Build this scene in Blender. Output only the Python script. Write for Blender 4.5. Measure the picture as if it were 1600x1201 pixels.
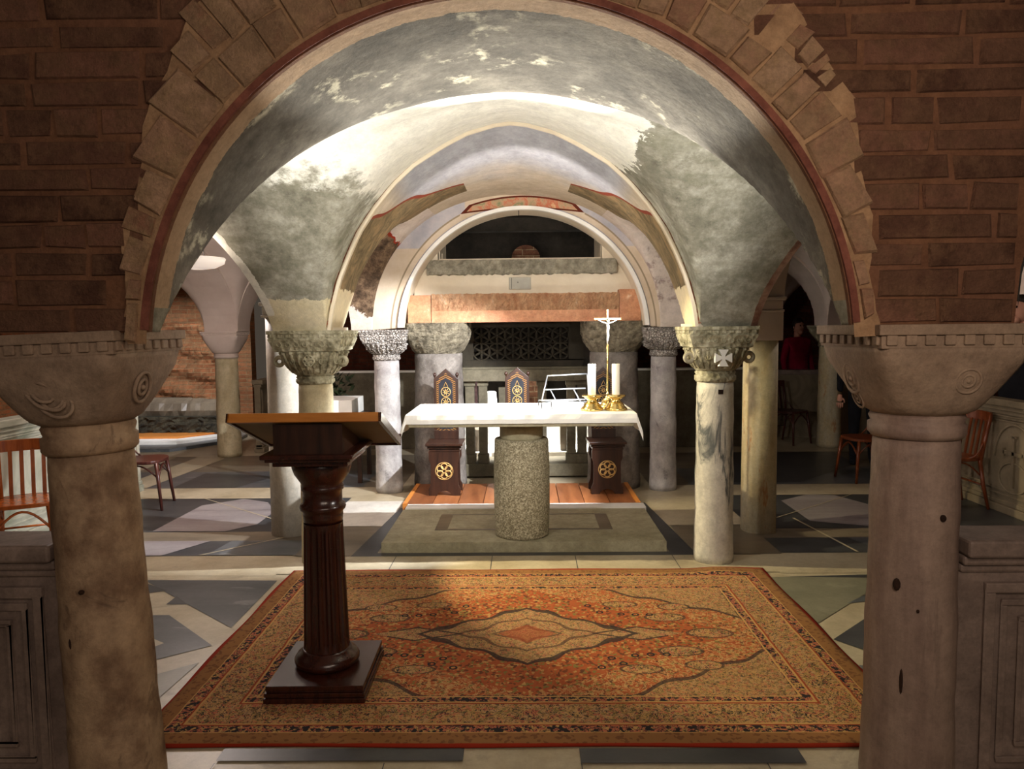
import bpy, bmesh, math, random
import numpy as np
from mathutils import Vector, Matrix
for o in list(bpy.data.objects): bpy.data.objects.remove(o)
rnd = random.Random(7)
SC = bpy.context.scene
COL = SC.collection
PI = math.pi

# ------------------------------------------------------------------ camera
F = 1160.0
yaw, pitch, roll = math.atan(20/F), math.atan(87.5/F), math.radians(0.6)
fw = Vector((-math.sin(yaw)*math.cos(pitch), math.cos(yaw)*math.cos(pitch), -math.sin(pitch)))
r0 = Vector((math.cos(yaw), math.sin(yaw), 0)); u0 = r0.cross(fw)
rt = r0*math.cos(roll)-u0*math.sin(roll); up = u0*math.cos(roll)+r0*math.sin(roll)
cam = bpy.data.objects.new('camera', bpy.data.cameras.new('camera')); COL.objects.link(cam)
cam.matrix_world = Matrix(((rt.x, up.x, -fw.x, 0), (rt.y, up.y, -fw.y, 0), (rt.z, up.z, -fw.z, 1.65), (0, 0, 0, 1)))
cam.data.sensor_width = 36; cam.data.lens = F/1600*36; cam.data.clip_start = .02
SC.camera = cam

# ------------------------------------------------------------------ light and exposure
SC.view_settings.view_transform = 'Standard'; SC.view_settings.look = 'None'
SC.view_settings.gamma = 1; SC.view_settings.exposure = 0.22; SC.view_settings.use_curve_mapping = False
W = bpy.data.worlds.new('world'); SC.world = W; W.use_nodes = True
W.node_tree.nodes['Background'].inputs[0].default_value = (1.0, .80, .62, 1)
W.node_tree.nodes['Background'].inputs[1].default_value = .05
def light(kind, name, loc, target, power, color, size=.1, angle=60, blend=.3):
    d = bpy.data.lights.new(name, kind); d.energy = power; d.color = color
    if kind == 'AREA': d.size = size
    else: d.shadow_soft_size = size
    if kind == 'SPOT': d.spot_size = math.radians(angle); d.spot_blend = blend
    o = bpy.data.objects.new(name, d); COL.objects.link(o); o.location = loc
    v = Vector(target)-Vector(loc)
    o.rotation_euler = v.to_track_quat('-Z', 'Y').to_euler()
    return o
WARM = (1, .80, .58); COOL = (.86, .90, 1.0); YEL = (1, .80, .42)
# nave light from behind the viewer
light('AREA', 'nave_light', (.4, -1.2, 2.7), (.2, 2.4, 1.6), 30, (1, .80, .66), 1.4)
light('AREA', 'nave_lamp', (.75, .75, 2.1), (.35, 2.4, 2.1), 9, (1, .80, .62), .35)
# spotlights fixed under the second arch, crossing over the altar
light('SPOT', 'altar_spot_right', (.84, 5.28, 2.32), (-1.2, 6.8, .3), 820, (.94, .96, 1), .02, 74, .3)
light('SPOT', 'altar_spot_left', (-.90, 5.25, 2.30), (1.1, 5.0, .1), 260, (1, .85, .52), .02, 74, .3)
# unseen uplights added behind the first arch to light the near vault
light('SPOT', 'vault_uplight_left', (-1.33, 2.95, 1.82), (.5, 4.7, 2.6), 105, (1, .96, .89), .05, 120, .5)
light('SPOT', 'vault_uplight_right', (1.17, 2.95, 1.82), (-.7, 4.7, 2.6), 105, (1, .96, .89), .05, 120, .5)
light('SPOT', 'vault_uplight_far', (0, 6.4, 1.5), (0, 2.75, 2.60), 1300, (1, .95, .84), .05, 25, .2)  # unseen spot in mid-air, added to brighten the crown of the near arch
light('SPOT', 'apse_vault_light', (0, 5.1, 2.4), (0, 7.3, 2.25), 48, (1, .92, .85), .05, 130, .5)
light('SPOT', 'sarcophagus_light', (.0, 9.3, 2.2), (0, 9.1, 0), 900, (1, .97, .92), .05, 50, .4)
light('POINT', 'left_aisle_light', (-3.0, 6.6, 2.35), (0, 0, 0), 75, (1, .88, .82), .12)
light('SPOT', 'left_chapel_light', (-4.4, 9.2, 2.3), (-5.3, 11.4, .9), 330, (.95, .95, 1), .05, 60, .5)
light('POINT', 'right_aisle_light', (3.0, 6.2, 2.4), (0, 0, 0), 12, (1, .85, .72), .12)
light('POINT', 'far_aisle_light', (-3.0, 11.4, 2.3), (0, 0, 0), 5, (1, .8, .65), .15)

# ------------------------------------------------------------------ node helpers
class S:
    def __init__(s, nt, v): s.nt = nt; s.v = v
    def op(s, o, b=None, c=None, clamp=False):
        n = s.nt.nodes.new('ShaderNodeMath'); n.operation = o; n.use_clamp = clamp
        for i, a in enumerate((s, b, c)):
            if a is None: continue
            if isinstance(a, S): s.nt.links.new(a.v, n.inputs[i])
            else: n.inputs[i].default_value = a
        return S(s.nt, n.outputs[0])
    def __add__(s, b): return s.op('ADD', b)
    def __sub__(s, b): return s.op('SUBTRACT', b)
    def __rsub__(s, b): return (s*-1)+b
    def __mul__(s, b): return s.op('MULTIPLY', b)
    __radd__ = __add__; __rmul__ = __mul__
    def __truediv__(s, b): return s.op('DIVIDE', b)
    def lt(s, b): return s.op('LESS_THAN', b)
    def gt(s, b): return s.op('GREATER_THAN', b)
    def abs(s): return s.op('ABSOLUTE')
    def sin(s): return s.op('SINE')
    def frac(s): return s.op('FRACT')
    def min(s, b): return s.op('MINIMUM', b)
    def max(s, b): return s.op('MAXIMUM', b)
    def pw(s, b): return s.op('POWER', b)
    def ss(s, a, b):   # smoothstep a..b -> 0..1
        n = s.nt.nodes.new('ShaderNodeMapRange'); n.interpolation_type = 'SMOOTHSTEP'
        s.nt.links.new(s.v, n.inputs[0]); n.inputs[1].default_value = a; n.inputs[2].default_value = b
        return S(s.nt, n.outputs[0])
class M:
    """one procedural material under construction"""
    def __init__(s, name, rough=.8, metal=0, spec=.3, coord='Object'):
        s.m = bpy.data.materials.new(name); s.m.use_nodes = True; s.nt = s.m.node_tree
        s.b = s.nt.nodes['Principled BSDF']; s.b.inputs['Roughness'].default_value = rough
        s.b.inputs['Metallic'].default_value = metal; s.b.inputs['Specular IOR Level'].default_value = spec
        if coord == 'World':
            g = s.nt.nodes.new('ShaderNodeNewGeometry'); s.co = g.outputs['Position']
        else:
            g = s.nt.nodes.new('ShaderNodeTexCoord'); s.co = g.outputs['Object']
        sp = s.nt.nodes.new('ShaderNodeSeparateXYZ'); s.nt.links.new(s.co, sp.inputs[0])
        s.x, s.y, s.z = (S(s.nt, sp.outputs[i]) for i in range(3))
    def vec(s, x, y, z):
        n = s.nt.nodes.new('ShaderNodeCombineXYZ')
        for i, a in enumerate((x, y, z)):
            if isinstance(a, S): s.nt.links.new(a.v, n.inputs[i])
            else: n.inputs[i].default_value = a
        return n.outputs[0]
    def noise(s, scale=5, detail=5, rough=.6, dist=0, st=(1, 1, 1), off=0):
        n = s.nt.nodes.new('ShaderNodeTexNoise'); n.inputs['Scale'].default_value = scale
        n.inputs['Detail'].default_value = detail; n.inputs['Roughness'].default_value = rough
        n.inputs['Distortion'].default_value = dist
        s.nt.links.new(s.vec(s.x*st[0]+off, s.y*st[1], s.z*st[2]) if (st != (1, 1, 1) or off) else s.co, n.inputs['Vector'])
        return S(s.nt, n.outputs[0])
    def voro(s, scale, feat='F1', st=(1, 1, 1), out=0):
        n = s.nt.nodes.new('ShaderNodeTexVoronoi'); n.feature = feat; n.inputs['Scale'].default_value = scale
        s.nt.links.new(s.vec(s.x*st[0], s.y*st[1], s.z*st[2]), n.inputs['Vector'])
        return S(s.nt, n.outputs[out])
    def ramp(s, f, stops):
        n = s.nt.nodes.new('ShaderNodeValToRGB'); e = n.color_ramp.elements
        while len(e) < len(stops): e.new(.5)
        for i, (p, c) in enumerate(stops):
            e[i].position = p; e[i].color = lin(c)
        s.nt.links.new(f.v, n.inputs[0]); return n.outputs[0]
    def mix(s, f, a, b, mode='MIX'):
        n = s.nt.nodes.new('ShaderNodeMix'); n.data_type = 'RGBA'; n.blend_type = mode
        if isinstance(f, S): s.nt.links.new(f.v, n.inputs[0])
        else: n.inputs[0].default_value = f
        for i, a_ in ((6, a), (7, b)):
            if isinstance(a_, tuple): n.inputs[i].default_value = lin(a_)
            else: s.nt.links.new(a_, n.inputs[i])
        return n.outputs[2]
    def grit(s, c, lo=.62, hi=1.12, sc=16):
        n = s.noise(sc, 14, .78, 0, (1, 1, 1), 11); p = s.noise(sc*4.5, 6, .8, 0, (1, 1, 1), 17)
        f = (n*.65+p*.35)
        g = s.nt.nodes.new('ShaderNodeMapRange'); s.nt.links.new(f.v, g.inputs[0])
        g.inputs[1].default_value = .36; g.inputs[2].default_value = .62; g.inputs[3].default_value = lo; g.inputs[4].default_value = hi
        v = s.vec(S(s.nt, g.outputs[0]), S(s.nt, g.outputs[0]), S(s.nt, g.outputs[0]))
        m = s.nt.nodes.new('ShaderNodeMix'); m.data_type = 'RGBA'; m.blend_type = 'MULTIPLY'; m.inputs[0].default_value = 1
        s.nt.links.new(c, m.inputs[6]); s.nt.links.new(v, m.inputs[7]); return m.outputs[2]
    def color(s, c):
        if isinstance(c, tuple): s.b.inputs['Base Color'].default_value = lin(c)
        else: s.nt.links.new(c, s.b.inputs['Base Color'])
        return s
    def bump(s, h, st=.3, d=.01):
        n = s.nt.nodes.new('ShaderNodeBump'); n.inputs['Strength'].default_value = st; n.inputs['Distance'].default_value = d
        s.nt.links.new(h.v, n.inputs['Height']); s.nt.links.new(n.outputs[0], s.b.inputs['Normal']); return s
def lin(c):
    f = lambda v: (v/12.92 if v <= .04045 else ((v+.055)/1.055)**2.4)
    return tuple(f(v/255) for v in c[:3])+(1,)
def mat(name, c1, c2, c3=None, scale=5, rough=.8, bump=.3, bd=.008, dist=0, st=(1, 1, 1), metal=0, spec=.3, detail=7, coord='Object', bscale=None, nr=.65):
    m = M(name, rough, metal, spec, coord)
    n = m.noise(scale, detail, nr, dist, st)
    stops = [(.32, c1), (.62, c2)] + ([(.75, c3)] if c3 else [])
    c = m.ramp(n, stops)
    m.color(m.grit(c) if bump >= .2 and rough > .5 and not metal else c)
    if bump: m.bump(m.noise(bscale or scale*4, 6, .7, 0, st) + n*.6, bump, bd)
    return m.m

# stone and plaster
def marble(name, base, vein, dark, vs=2.2, st=(1, 1, .35), rough=.45, shear=0, bump=.15, amt=.5):
    m = M(name, rough, 0, .35)
    n = m.noise(vs, 8, .62, 1.6, st)
    w = (n*9 + m.z*shear*3 + m.x*shear*2).sin().abs()
    c = m.mix(m.noise(vs*1.7, 6, .6, 0, st, 3).ss(.35, .7), base, vein)
    c = m.mix(w.ss(.5, 0)*amt, c, dark)
    c = m.mix(m.noise(28, 5, .7).ss(.62, .78)*.5, c, dark)
    m.color(m.grit(c, .70 if bump > .1 else .82, 1.1)).bump(m.noise(14, 10, .78)+m.voro(22)*.15, bump, .016)
    return m.m
M_COL_L = marble('worn_brown_marble', (184, 156, 126), (126, 98, 76), (90, 70, 56), 4.5, (1, 1, .8), .6, 0, .5)
M_COL_R = marble('streaked_grey_marble', (160, 138, 124), (128, 106, 96), (98, 82, 74), 5, (1, 1, .12), .55, 0, .2, .3)
M_CAP_F = mat('limestone_front', (124, 102, 86), (158, 136, 116), (172, 150, 128), 3.5, .85, .5, .01)
M_COL2R = marble('veined_white_marble', (220, 214, 198), (186, 182, 170), (88, 92, 92), 2.2, (1.3, 1.3, .45), .5, .8, .35, .95)
M_COL2L = marble('cream_marble', (205, 192, 158), (178, 162, 126), (140, 126, 98), 3, (1, 1, .5), .6, 0, .3)
M_CAP2 = M('carved_limestone', .85)
_n = M_CAP2.noise(9, 8, .7)
_c = M_CAP2.ramp(_n, [(.35, (104, 98, 76)), (.5, (156, 150, 124)), (.66, (200, 194, 170))])
M_CAP2.color(_c).bump(M_CAP2.voro(30)*.8+_n*.6, .8, .02); M_CAP2 = M_CAP2.m
M_CAP3 = M('drilled_grey_limestone', .85)
_n = M_CAP3.noise(10, 8, .7); _v = M_CAP3.voro(38, 'DISTANCE_TO_EDGE')
M_CAP3.color(M_CAP3.mix(_v.ss(.0, .12), (92, 84, 78), M_CAP3.ramp(_n, [(.35, (150, 142, 134)), (.62, (205, 198, 190))]))).bump(_v.ss(0, .25), .7, .02); M_CAP3 = M_CAP3.m
M_COL3 = marble('pitted_grey_marble', (200, 196, 192), (160, 154, 152), (92, 88, 92), 3.2, (1, 1, .8), .55, .2, .5, .55)
M_PILL = marble('smooth_pale_marble', (206, 200, 188), (186, 176, 158), (150, 138, 118), 3, (1, 1, .3), .5, 0, .12, .3)
M_PILR = marble('ochre_marble', (206, 196, 168), (192, 172, 132), (176, 116, 62), 3.4, (1.2, 1.2, .35), .6, 0, .25, .8)
M_BIG = mat('rough_grey_granite', (92, 84, 78), (150, 142, 134), (178, 170, 160), 4, .85, .8, .02, .6)
M_BIGCAP = mat('rough_hewn_stone', (96, 88, 72), (188, 176, 150), (220, 208, 184), 12, .9, 1.0, .05, .4)
M_TRIM = mat('weathered_stone', (120, 112, 92), (172, 164, 140), (196, 188, 166), 8, .85, .5, .01)
M_PINKPL = mat('pinkish_plaster', (186, 168, 156), (206, 190, 180), None, 1.5, .9, .1, .004)
M_CREAM = mat('cream_plaster', (204, 190, 166), (224, 212, 190), None, 2, .9, .1, .004)
M_LINTEL = mat('red_marble', (180, 118, 84), (206, 150, 112), (230, 200, 172), 9, .6, .25, .006)
M_LINTELR = mat('chiselled_red_marble', (190, 132, 94), (224, 178, 136), (242, 214, 184), 10, .8, 1.0, .04, 0, (1.6, 1, .7))
M_ROUGHB = mat('rough_grey_block', (140, 134, 116), (186, 178, 158), (206, 200, 182), 14, .9, .9, .03)
M_MORTAR = M('old_mortar', .95, 0, .2, 'World')
_c = M_MORTAR.ramp(M_MORTAR.noise(6, 8, .7), [(.3, (104, 70, 52)), (.7, (138, 98, 72))]); _c = M_MORTAR.mix(M_MORTAR.noise(3.2, 7, .7, .6, (1, 1, 1), 21).ss(.47, .60)*.8, _c, (126, 88, 68)); M_MORTAR.color(M_MORTAR.grit(_c)).bump(M_MORTAR.noise(20, 8, .8), .8, .015); M_MORTAR = M_MORTAR.m
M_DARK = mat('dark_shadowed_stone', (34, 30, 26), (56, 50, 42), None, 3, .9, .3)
M_TRAC = mat('darkened_tracery_marble', (44, 39, 30), (64, 57, 44), None, 3, .8, .3)  # shrine marble darkened in its colour to offset lamp spill on the tracery
M_SARC = mat('grey_brown_marble', (84, 78, 62), (118, 110, 90), (130, 122, 104), 3, .7, .3)
M_WHITEST = mat('white_stone', (226, 224, 216), (244, 242, 236), None, 3, .7, .1)
M_ALTARCYL = M('speckled_granite', .8)
_v = M_ALTARCYL.voro(120, out=1); _s = M_ALTARCYL.nt.nodes.new('ShaderNodeSeparateColor'); M_ALTARCYL.nt.links.new(_v.v, _s.inputs[0])
_g = S(M_ALTARCYL.nt, _s.outputs[0])
M_ALTARCYL.color(M_ALTARCYL.ramp(_g, [(0, (112, 104, 82)), (.4, (142, 134, 110)), (.7, (166, 158, 132)), (1, (196, 188, 162))])).bump(_g, .4, .004); M_ALTARCYL = M_ALTARCYL.m
M_WOODDK = mat('dark_walnut', (36, 20, 14), (62, 36, 24), None, 3, .38, .1, .002, 0, (8, 8, 1), spec=.5)
M_MAHOG = mat('mahogany', (40, 17, 11), (64, 29, 19), None, 4, .25, .08, .002, 0, (6, 6, 1), spec=.6)
M_MAHOGED = mat('honey_wood_edge', (170, 104, 38), (190, 122, 52), None, 4, .4, .05, .002, 0, (1, 8, 8), spec=.5)
M_PLYW = mat('pale_board', (120, 104, 80), (138, 122, 96), None, 2, .7, .05, .002)
M_CHAIR = mat('varnished_beech', (142, 66, 22), (176, 92, 38), None, 4, .22, .05, .002, 0, (6, 6, 1), spec=.6)
M_CHAIRDK = mat('dark_stained_beech', (52, 22, 20), (82, 40, 30), None, 4, .35, .05, .002, 0, (6, 6, 1), spec=.5)
M_CHAIRMID = mat('brown_stained_beech', (96, 44, 20), (130, 64, 30), None, 4, .3, .05, .002, 0, (6, 6, 1), spec=.5)
M_GOLD = mat('gilding', (186, 146, 84), (214, 180, 118), None, 8, .45, .1, .002, metal=.3)
M_NAVY = mat('dark_blue_paint', (26, 28, 36), (44, 46, 52), None, 8, .6, .05)
M_CLOTH = mat('white_linen', (226, 224, 218), (236, 234, 228), None, 2, .9, .05, .003)
M_CANDLE = mat('candle_wax', (232, 226, 210), (242, 238, 226), None, 3, .5, 0)
M_BRASS = mat('polished_brass', (206, 176, 106), (230, 204, 140), None, 8, .22, .05, .002, metal=1)
M_STEEL = mat('brushed_steel', (150, 154, 160), (180, 184, 190), None, 8, .3, 0, metal=.9)
M_SILVER = mat('silver', (200, 196, 188), (220, 216, 210), None, 8, .3, 0, metal=.8)
M_STEPSTONE = mat('grey_step_stone', (150, 142, 114), (176, 168, 140), None, 3, .6, .2, .004)
M_ORANGEW = mat('orange_wood_trim', (186, 112, 48), (204, 134, 66), None, 3, .4, 0)
M_IRON = mat('dark_iron', (20, 18, 18), (36, 34, 32), None, 6, .5, 0, metal=.5)
M_LEAF = mat('dark_leaves', (20, 28, 16), (44, 58, 30), None, 9, .6, 0)
M_ROCK = mat('black_rough_rock', (30, 28, 24), (90, 84, 66), (130, 122, 98), 6, .85, 1.0, .05, 1)
M_GLASSW = mat('frosted_white_glass', (236, 226, 214), (244, 236, 226), None, 3, .5, 0)
M_GLASSW.node_tree.nodes['Principled BSDF'].inputs['Emission Color'].default_value = (1, .84, .74, 1); M_GLASSW.node_tree.nodes['Principled BSDF'].inputs['Emission Strength'].default_value = .45
M_FRESCO = mat('faded_fresco', (140, 88, 66), (160, 138, 104), (172, 150, 110), 8, .9, .1, .003)
M_REDLINE = mat('dark_red_paint', (96, 52, 42), (128, 78, 64), None, 10, .9, .3)

def brickmat(name, cols, mortar, bw=.26, bh=.065, axis='xz', rough=.9):
    m = M(name, rough, 0, .2, 'World')
    n = m.nt.nodes.new('ShaderNodeTexBrick')
    u = m.x if axis == 'xz' else m.y
    wob = m.noise(3, 3)*.03
    m.nt.links.new(m.vec(u+wob, m.z+wob, 0), n.inputs['Vector'])
    n.inputs['Scale'].default_value = 1; n.inputs['Brick Width'].default_value = bw; n.inputs['Row Height'].default_value = bh
    n.inputs['Mortar Size'].default_value = .007; n.inputs['Mortar Smooth'].default_value = .3
    n.inputs['Color1'].default_value = lin(cols[0]); n.inputs['Color2'].default_value = lin(cols[1]); n.inputs['Mortar'].default_value = lin(mortar)
    nz = m.noise(7, 8, .7)
    c = m.mix(nz.ss(.4, .65)*.7, n.outputs[0], cols[2])
    m.color(m.grit(c, .6, 1.2, 12)).bump(S(m.nt, n.outputs[1])*-1+nz*1.2, .8, .02)
    return m.m
M_BRICKL = brickmat('orange_brown_brick', ((120, 74, 46), (152, 100, 66), (116, 90, 62)), (140, 112, 80))
M_BRICKD = brickmat('dark_red_brick', ((88, 44, 30), (112, 60, 40), (66, 44, 34)), (84, 66, 52))
M_BRICKLY = brickmat('orange_brown_brick_side', ((146, 78, 42), (176, 104, 62), (130, 96, 62)), (140, 112, 80), axis='yz')

def brick_attr_mat(name, light_, dark_, grime, smear):
    m = M(name, .92, 0, .2, 'World')
    a = m.nt.nodes.new('ShaderNodeAttribute'); a.attribute_name = 'tone'
    t = S(m.nt, a.outputs['Fac']); nz = m.noise(9, 9, .72); big = m.noise(1.6, 4, .6)
    c = m.mix(t, dark_, light_)
    c = m.mix(nz.ss(.42, .60)*.85, c, grime)
    c = m.mix(big.ss(.5, .75)*.35, c, (84, 50, 36)); c = m.mix(m.noise(3.2, 7, .7, .6, (1, 1, 1), 21).ss(.47, .60)*.8, c, smear)
    m.color(m.grit(c, .62, 1.22, 14)).bump(nz*1.4+m.noise(40, 8, .8)*.5, 1.0, .03)
    return m.m
M_WALLB = brick_attr_mat('soot_dark_brick', (150, 106, 86), (88, 60, 47), (132, 98, 75), (124, 90, 71))
M_RINGB = brick_attr_mat('pale_voussoir_brick', (210, 174, 142), (172, 124, 100), (184, 152, 116), (176, 144, 114))

# ------------------------------------------------------------------ mesh helpers
class MB:
    def __init__(s): s.v = []; s.f = []; s.mi = []; s.sm = []; s.cur = 0
    def add(s, vs, fs, smooth=False):
        o = len(s.v); s.v += [tuple(v) for v in vs]
        s.f += [tuple(i+o for i in f) for f in fs]; s.mi += [s.cur]*len(fs); s.sm += [smooth]*len(fs); return s
    def box(s, x0, x1, y0, y1, z0, z1, rot=None, c=None):
        vs = [Vector((x, y, z)) for x in (x0, x1) for y in (y0, y1) for z in (z0, z1)]
        if rot is not None:
            c = Vector(c) if c is not None else Vector(((x0+x1)/2, (y0+y1)/2, (z0+z1)/2))
            vs = [rot @ (v-c)+c for v in vs]
        return s.add(vs, [(0, 1, 3, 2), (4, 6, 7, 5), (0, 4, 5, 1), (2, 3, 7, 6), (0, 2, 6, 4), (1, 5, 7, 3)])
    def lathe(s, prof, c=(0, 0), n=32, sq=None, smooth=True):
        """prof [(r,z)]; sq optional list of squareness 0..1 per ring"""
        vs = []
        for k, (r, z) in enumerate(prof):
            q = sq[k] if sq else 0
            for i in range(n):
                a = 2*PI*(i+.5)/n; ca, sa = math.cos(a), math.sin(a)
                m = max(abs(ca), abs(sa)); g = (1-q)+q/m
                vs.append((c[0]+r*g*ca, c[1]+r*g*sa, z))
        fs = [(k*n+i, k*n+(i+1) % n, (k+1)*n+(i+1) % n, (k+1)*n+i) for k in range(len(prof)-1) for i in range(n)]
        fs.append(tuple(range(n))[::-1]); fs.append(tuple(range((len(prof)-1)*n, len(prof)*n)))
        return s.add(vs, fs, smooth)
    def tube(s, pts, r, n=10, closed=False, smooth=True):
        pts = [Vector(p) for p in pts]; L = len(pts)
        rs = r if isinstance(r, (list, tuple)) else [r]*L
        vs = []; prev = None
        for i, p in enumerate(pts):
            if closed: t = pts[(i+1) % L]-pts[i-1]
            else: t = pts[min(i+1, L-1)]-pts[max(i-1, 0)]
            t.normalize()
            ref = prev if prev is not None else (Vector((0, 0, 1)) if abs(t.z) < .9 else Vector((1, 0, 0)))
            a = t.cross(ref); 
            if a.length < 1e-5: a = t.cross(Vector((0, 1, 0)))
            a.normalize(); b = a.cross(t); b.normalize(); prev = b
            for k in range(n):
                an = 2*PI*k/n; vs.append(p+(a*math.cos(an)+b*math.sin(an))*rs[i])
        m = L if closed else L-1
        fs = [(i*n+k, i*n+(k+1) % n, ((i+1) % L)*n+(k+1) % n, ((i+1) % L)*n+k) for i in range(m) for k in range(n)]
        if not closed: fs += [tuple(range(n))[::-1], tuple(range((L-1)*n, L*n))]
        return s.add(vs, fs, smooth)
    def prism(s, poly, fn, d0, d1):
        """extrude 2-D polygon; fn(u,v,d)->xyz"""
        n = len(poly); vs = [fn(u, v, d0) for u, v in poly]+[fn(u, v, d1) for u, v in poly]
        fs = [tuple(range(n)), tuple(range(n, 2*n))[::-1]]+[(i, (i+1) % n, (i+1) % n+n, i+n) for i in range(n)]
        return s.add(vs, fs)
    def grid(s, P, smooth=True):
        """P[i][j] points"""
        a, b = len(P), len(P[0])
        return s.add([p for r in P for p in r], [(i*b+j, i*b+j+1, (i+1)*b+j+1, (i+1)*b+j) for i in range(a-1) for j in range(b-1)], smooth)
    def ball(s, c, r, n=12, sc=(1, 1, 1)):
        vs = []; m = n//2
        for i in range(m+1):
            t = PI*(i)/m
            for j in range(n):
                a = 2*PI*j/n; vs.append((c[0]+r*sc[0]*math.sin(t)*math.cos(a), c[1]+r*sc[1]*math.sin(t)*math.sin(a), c[2]+r*sc[2]*math.cos(t)))
        return s.add(vs, [(i*n+j, i*n+(j+1) % n, (i+1)*n+(j+1) % n, (i+1)*n+j) for i in range(m) for j in range(n)], True)
    def build(s, name, m, parent=None, bevel=0, solid=0, sub=0, loc=None, rotz=0, recalc=True):
        me = bpy.data.meshes.new(name); me.from_pydata([tuple(v) for v in s.v], [], s.f); me.update()
        ms = m if isinstance(m, (list, tuple)) else [m]
        for x in ms: me.materials.append(x)
        for p, k, sm in zip(me.polygons, s.mi, s.sm): p.material_index = k; p.use_smooth = sm
        if recalc:
            bm = bmesh.new(); bm.from_mesh(me); bmesh.ops.remove_doubles(bm, verts=bm.verts, dist=1e-5)
            bmesh.ops.recalc_face_normals(bm, faces=bm.faces); bm.to_mesh(me); bm.free()
        o = bpy.data.objects.new(name, me); COL.objects.link(o)
        if parent is not None: o.parent = parent
        if loc: o.location = loc
        if rotz: o.rotation_euler = (0, 0, rotz)
        if bevel:
            b = o.modifiers.new('bevel', 'BEVEL'); b.width = bevel; b.segments = 2; b.limit_method = 'ANGLE'; b.angle_limit = .6
        if sub: x = o.modifiers.new('sub', 'SUBSURF'); x.levels = x.render_levels = sub
        if solid: x = o.modifiers.new('solid', 'SOLIDIFY'); x.thickness = solid; x.offset = 1
        return o
def tag(o, label, cat, group=None, kind=None):
    if label: o['label'] = label
    if cat: o['category'] = cat
    if group: o['group'] = group
    if kind: o['kind'] = kind
    return o
def thing(name, label, cat, loc=(0, 0, 0), rotz=0, group=None):
    o = bpy.data.objects.new(name, None); COL.objects.link(o); o.location = loc; o.rotation_euler = (0, 0, rotz); o.empty_display_size = .1
    return tag(o, label, cat, group)
def struct(o, label, cat='wall'): return tag(o, label, cat, None, 'structure')
def copy_tree(o, parent=None):
    c = o.copy(); COL.objects.link(c); c.parent = parent
    if parent is not None: c.matrix_parent_inverse = o.matrix_parent_inverse.copy()
    for ch in list(o.children): copy_tree(ch, c)
    return c

# ------------------------------------------------------------------ floor
Z0 = 1.65     # springing line: top of the abaci
M_FL_CREAM = marble('cream_floor_marble', (186, 174, 148), (166, 152, 124), (120, 110, 92), 1.4, (1, 1, 1), .35, 0, .05, .35)
M_FL_GREY = marble('blue_grey_floor_marble', (92, 94, 96), (74, 78, 80), (150, 150, 148), 1.6, (.5, 1.6, 1), .3, 0, .05, .45)
M_FL_DARK = marble('dark_slate_floor', (66, 67, 68), (52, 53, 55), (86, 86, 84), 1.8, (.6, 1.4, 1), .35, 0, .05, .4)
M_FL_LILAC = marble('banded_lilac_floor_marble', (150, 144, 144), (128, 120, 122), (96, 90, 92), 1.2, (.4, 2.4, 1), .3, 0, .05, .6)
M_FL_BROWN = marble('brown_grey_floor_marble', (124, 112, 94), (104, 94, 80), (80, 72, 62), 1.4, (.6, 2, 1), .35, 0, .05, .4)
M_FL_WHITE = marble('white_floor_marble', (216, 212, 202), (196, 190, 180), (150, 140, 132), 1.5, (1, 1, 1), .4, 0, .05, .3)
M_FL_GREEN = marble('grey_green_floor_marble', (128, 124, 104), (112, 110, 92), (150, 146, 124), 2, (1, 1, 1), .35, 0, .05, .4)
FLM = [M_FL_CREAM, M_FL_GREY, M_FL_DARK, M_FL_LILAC, M_FL_BROWN, M_FL_WHITE, M_FL_GREEN]
fb = MB()
fb.box(-9, 9, .2, 16, -.1, 0)
lvl = [0]
def slab(mi, poly, h=None):
    lvl[0] += 1; z = .0006+lvl[0]*.00012
    fb.cur = mi; n = len(poly); fb.add([(x, y, z) for x, y in poly], [tuple(range(n))])
def rect(mi, x0, x1, y0, y1): slab(mi, [(x0, y0), (x1, y0), (x1, y1), (x0, y1)])
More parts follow.
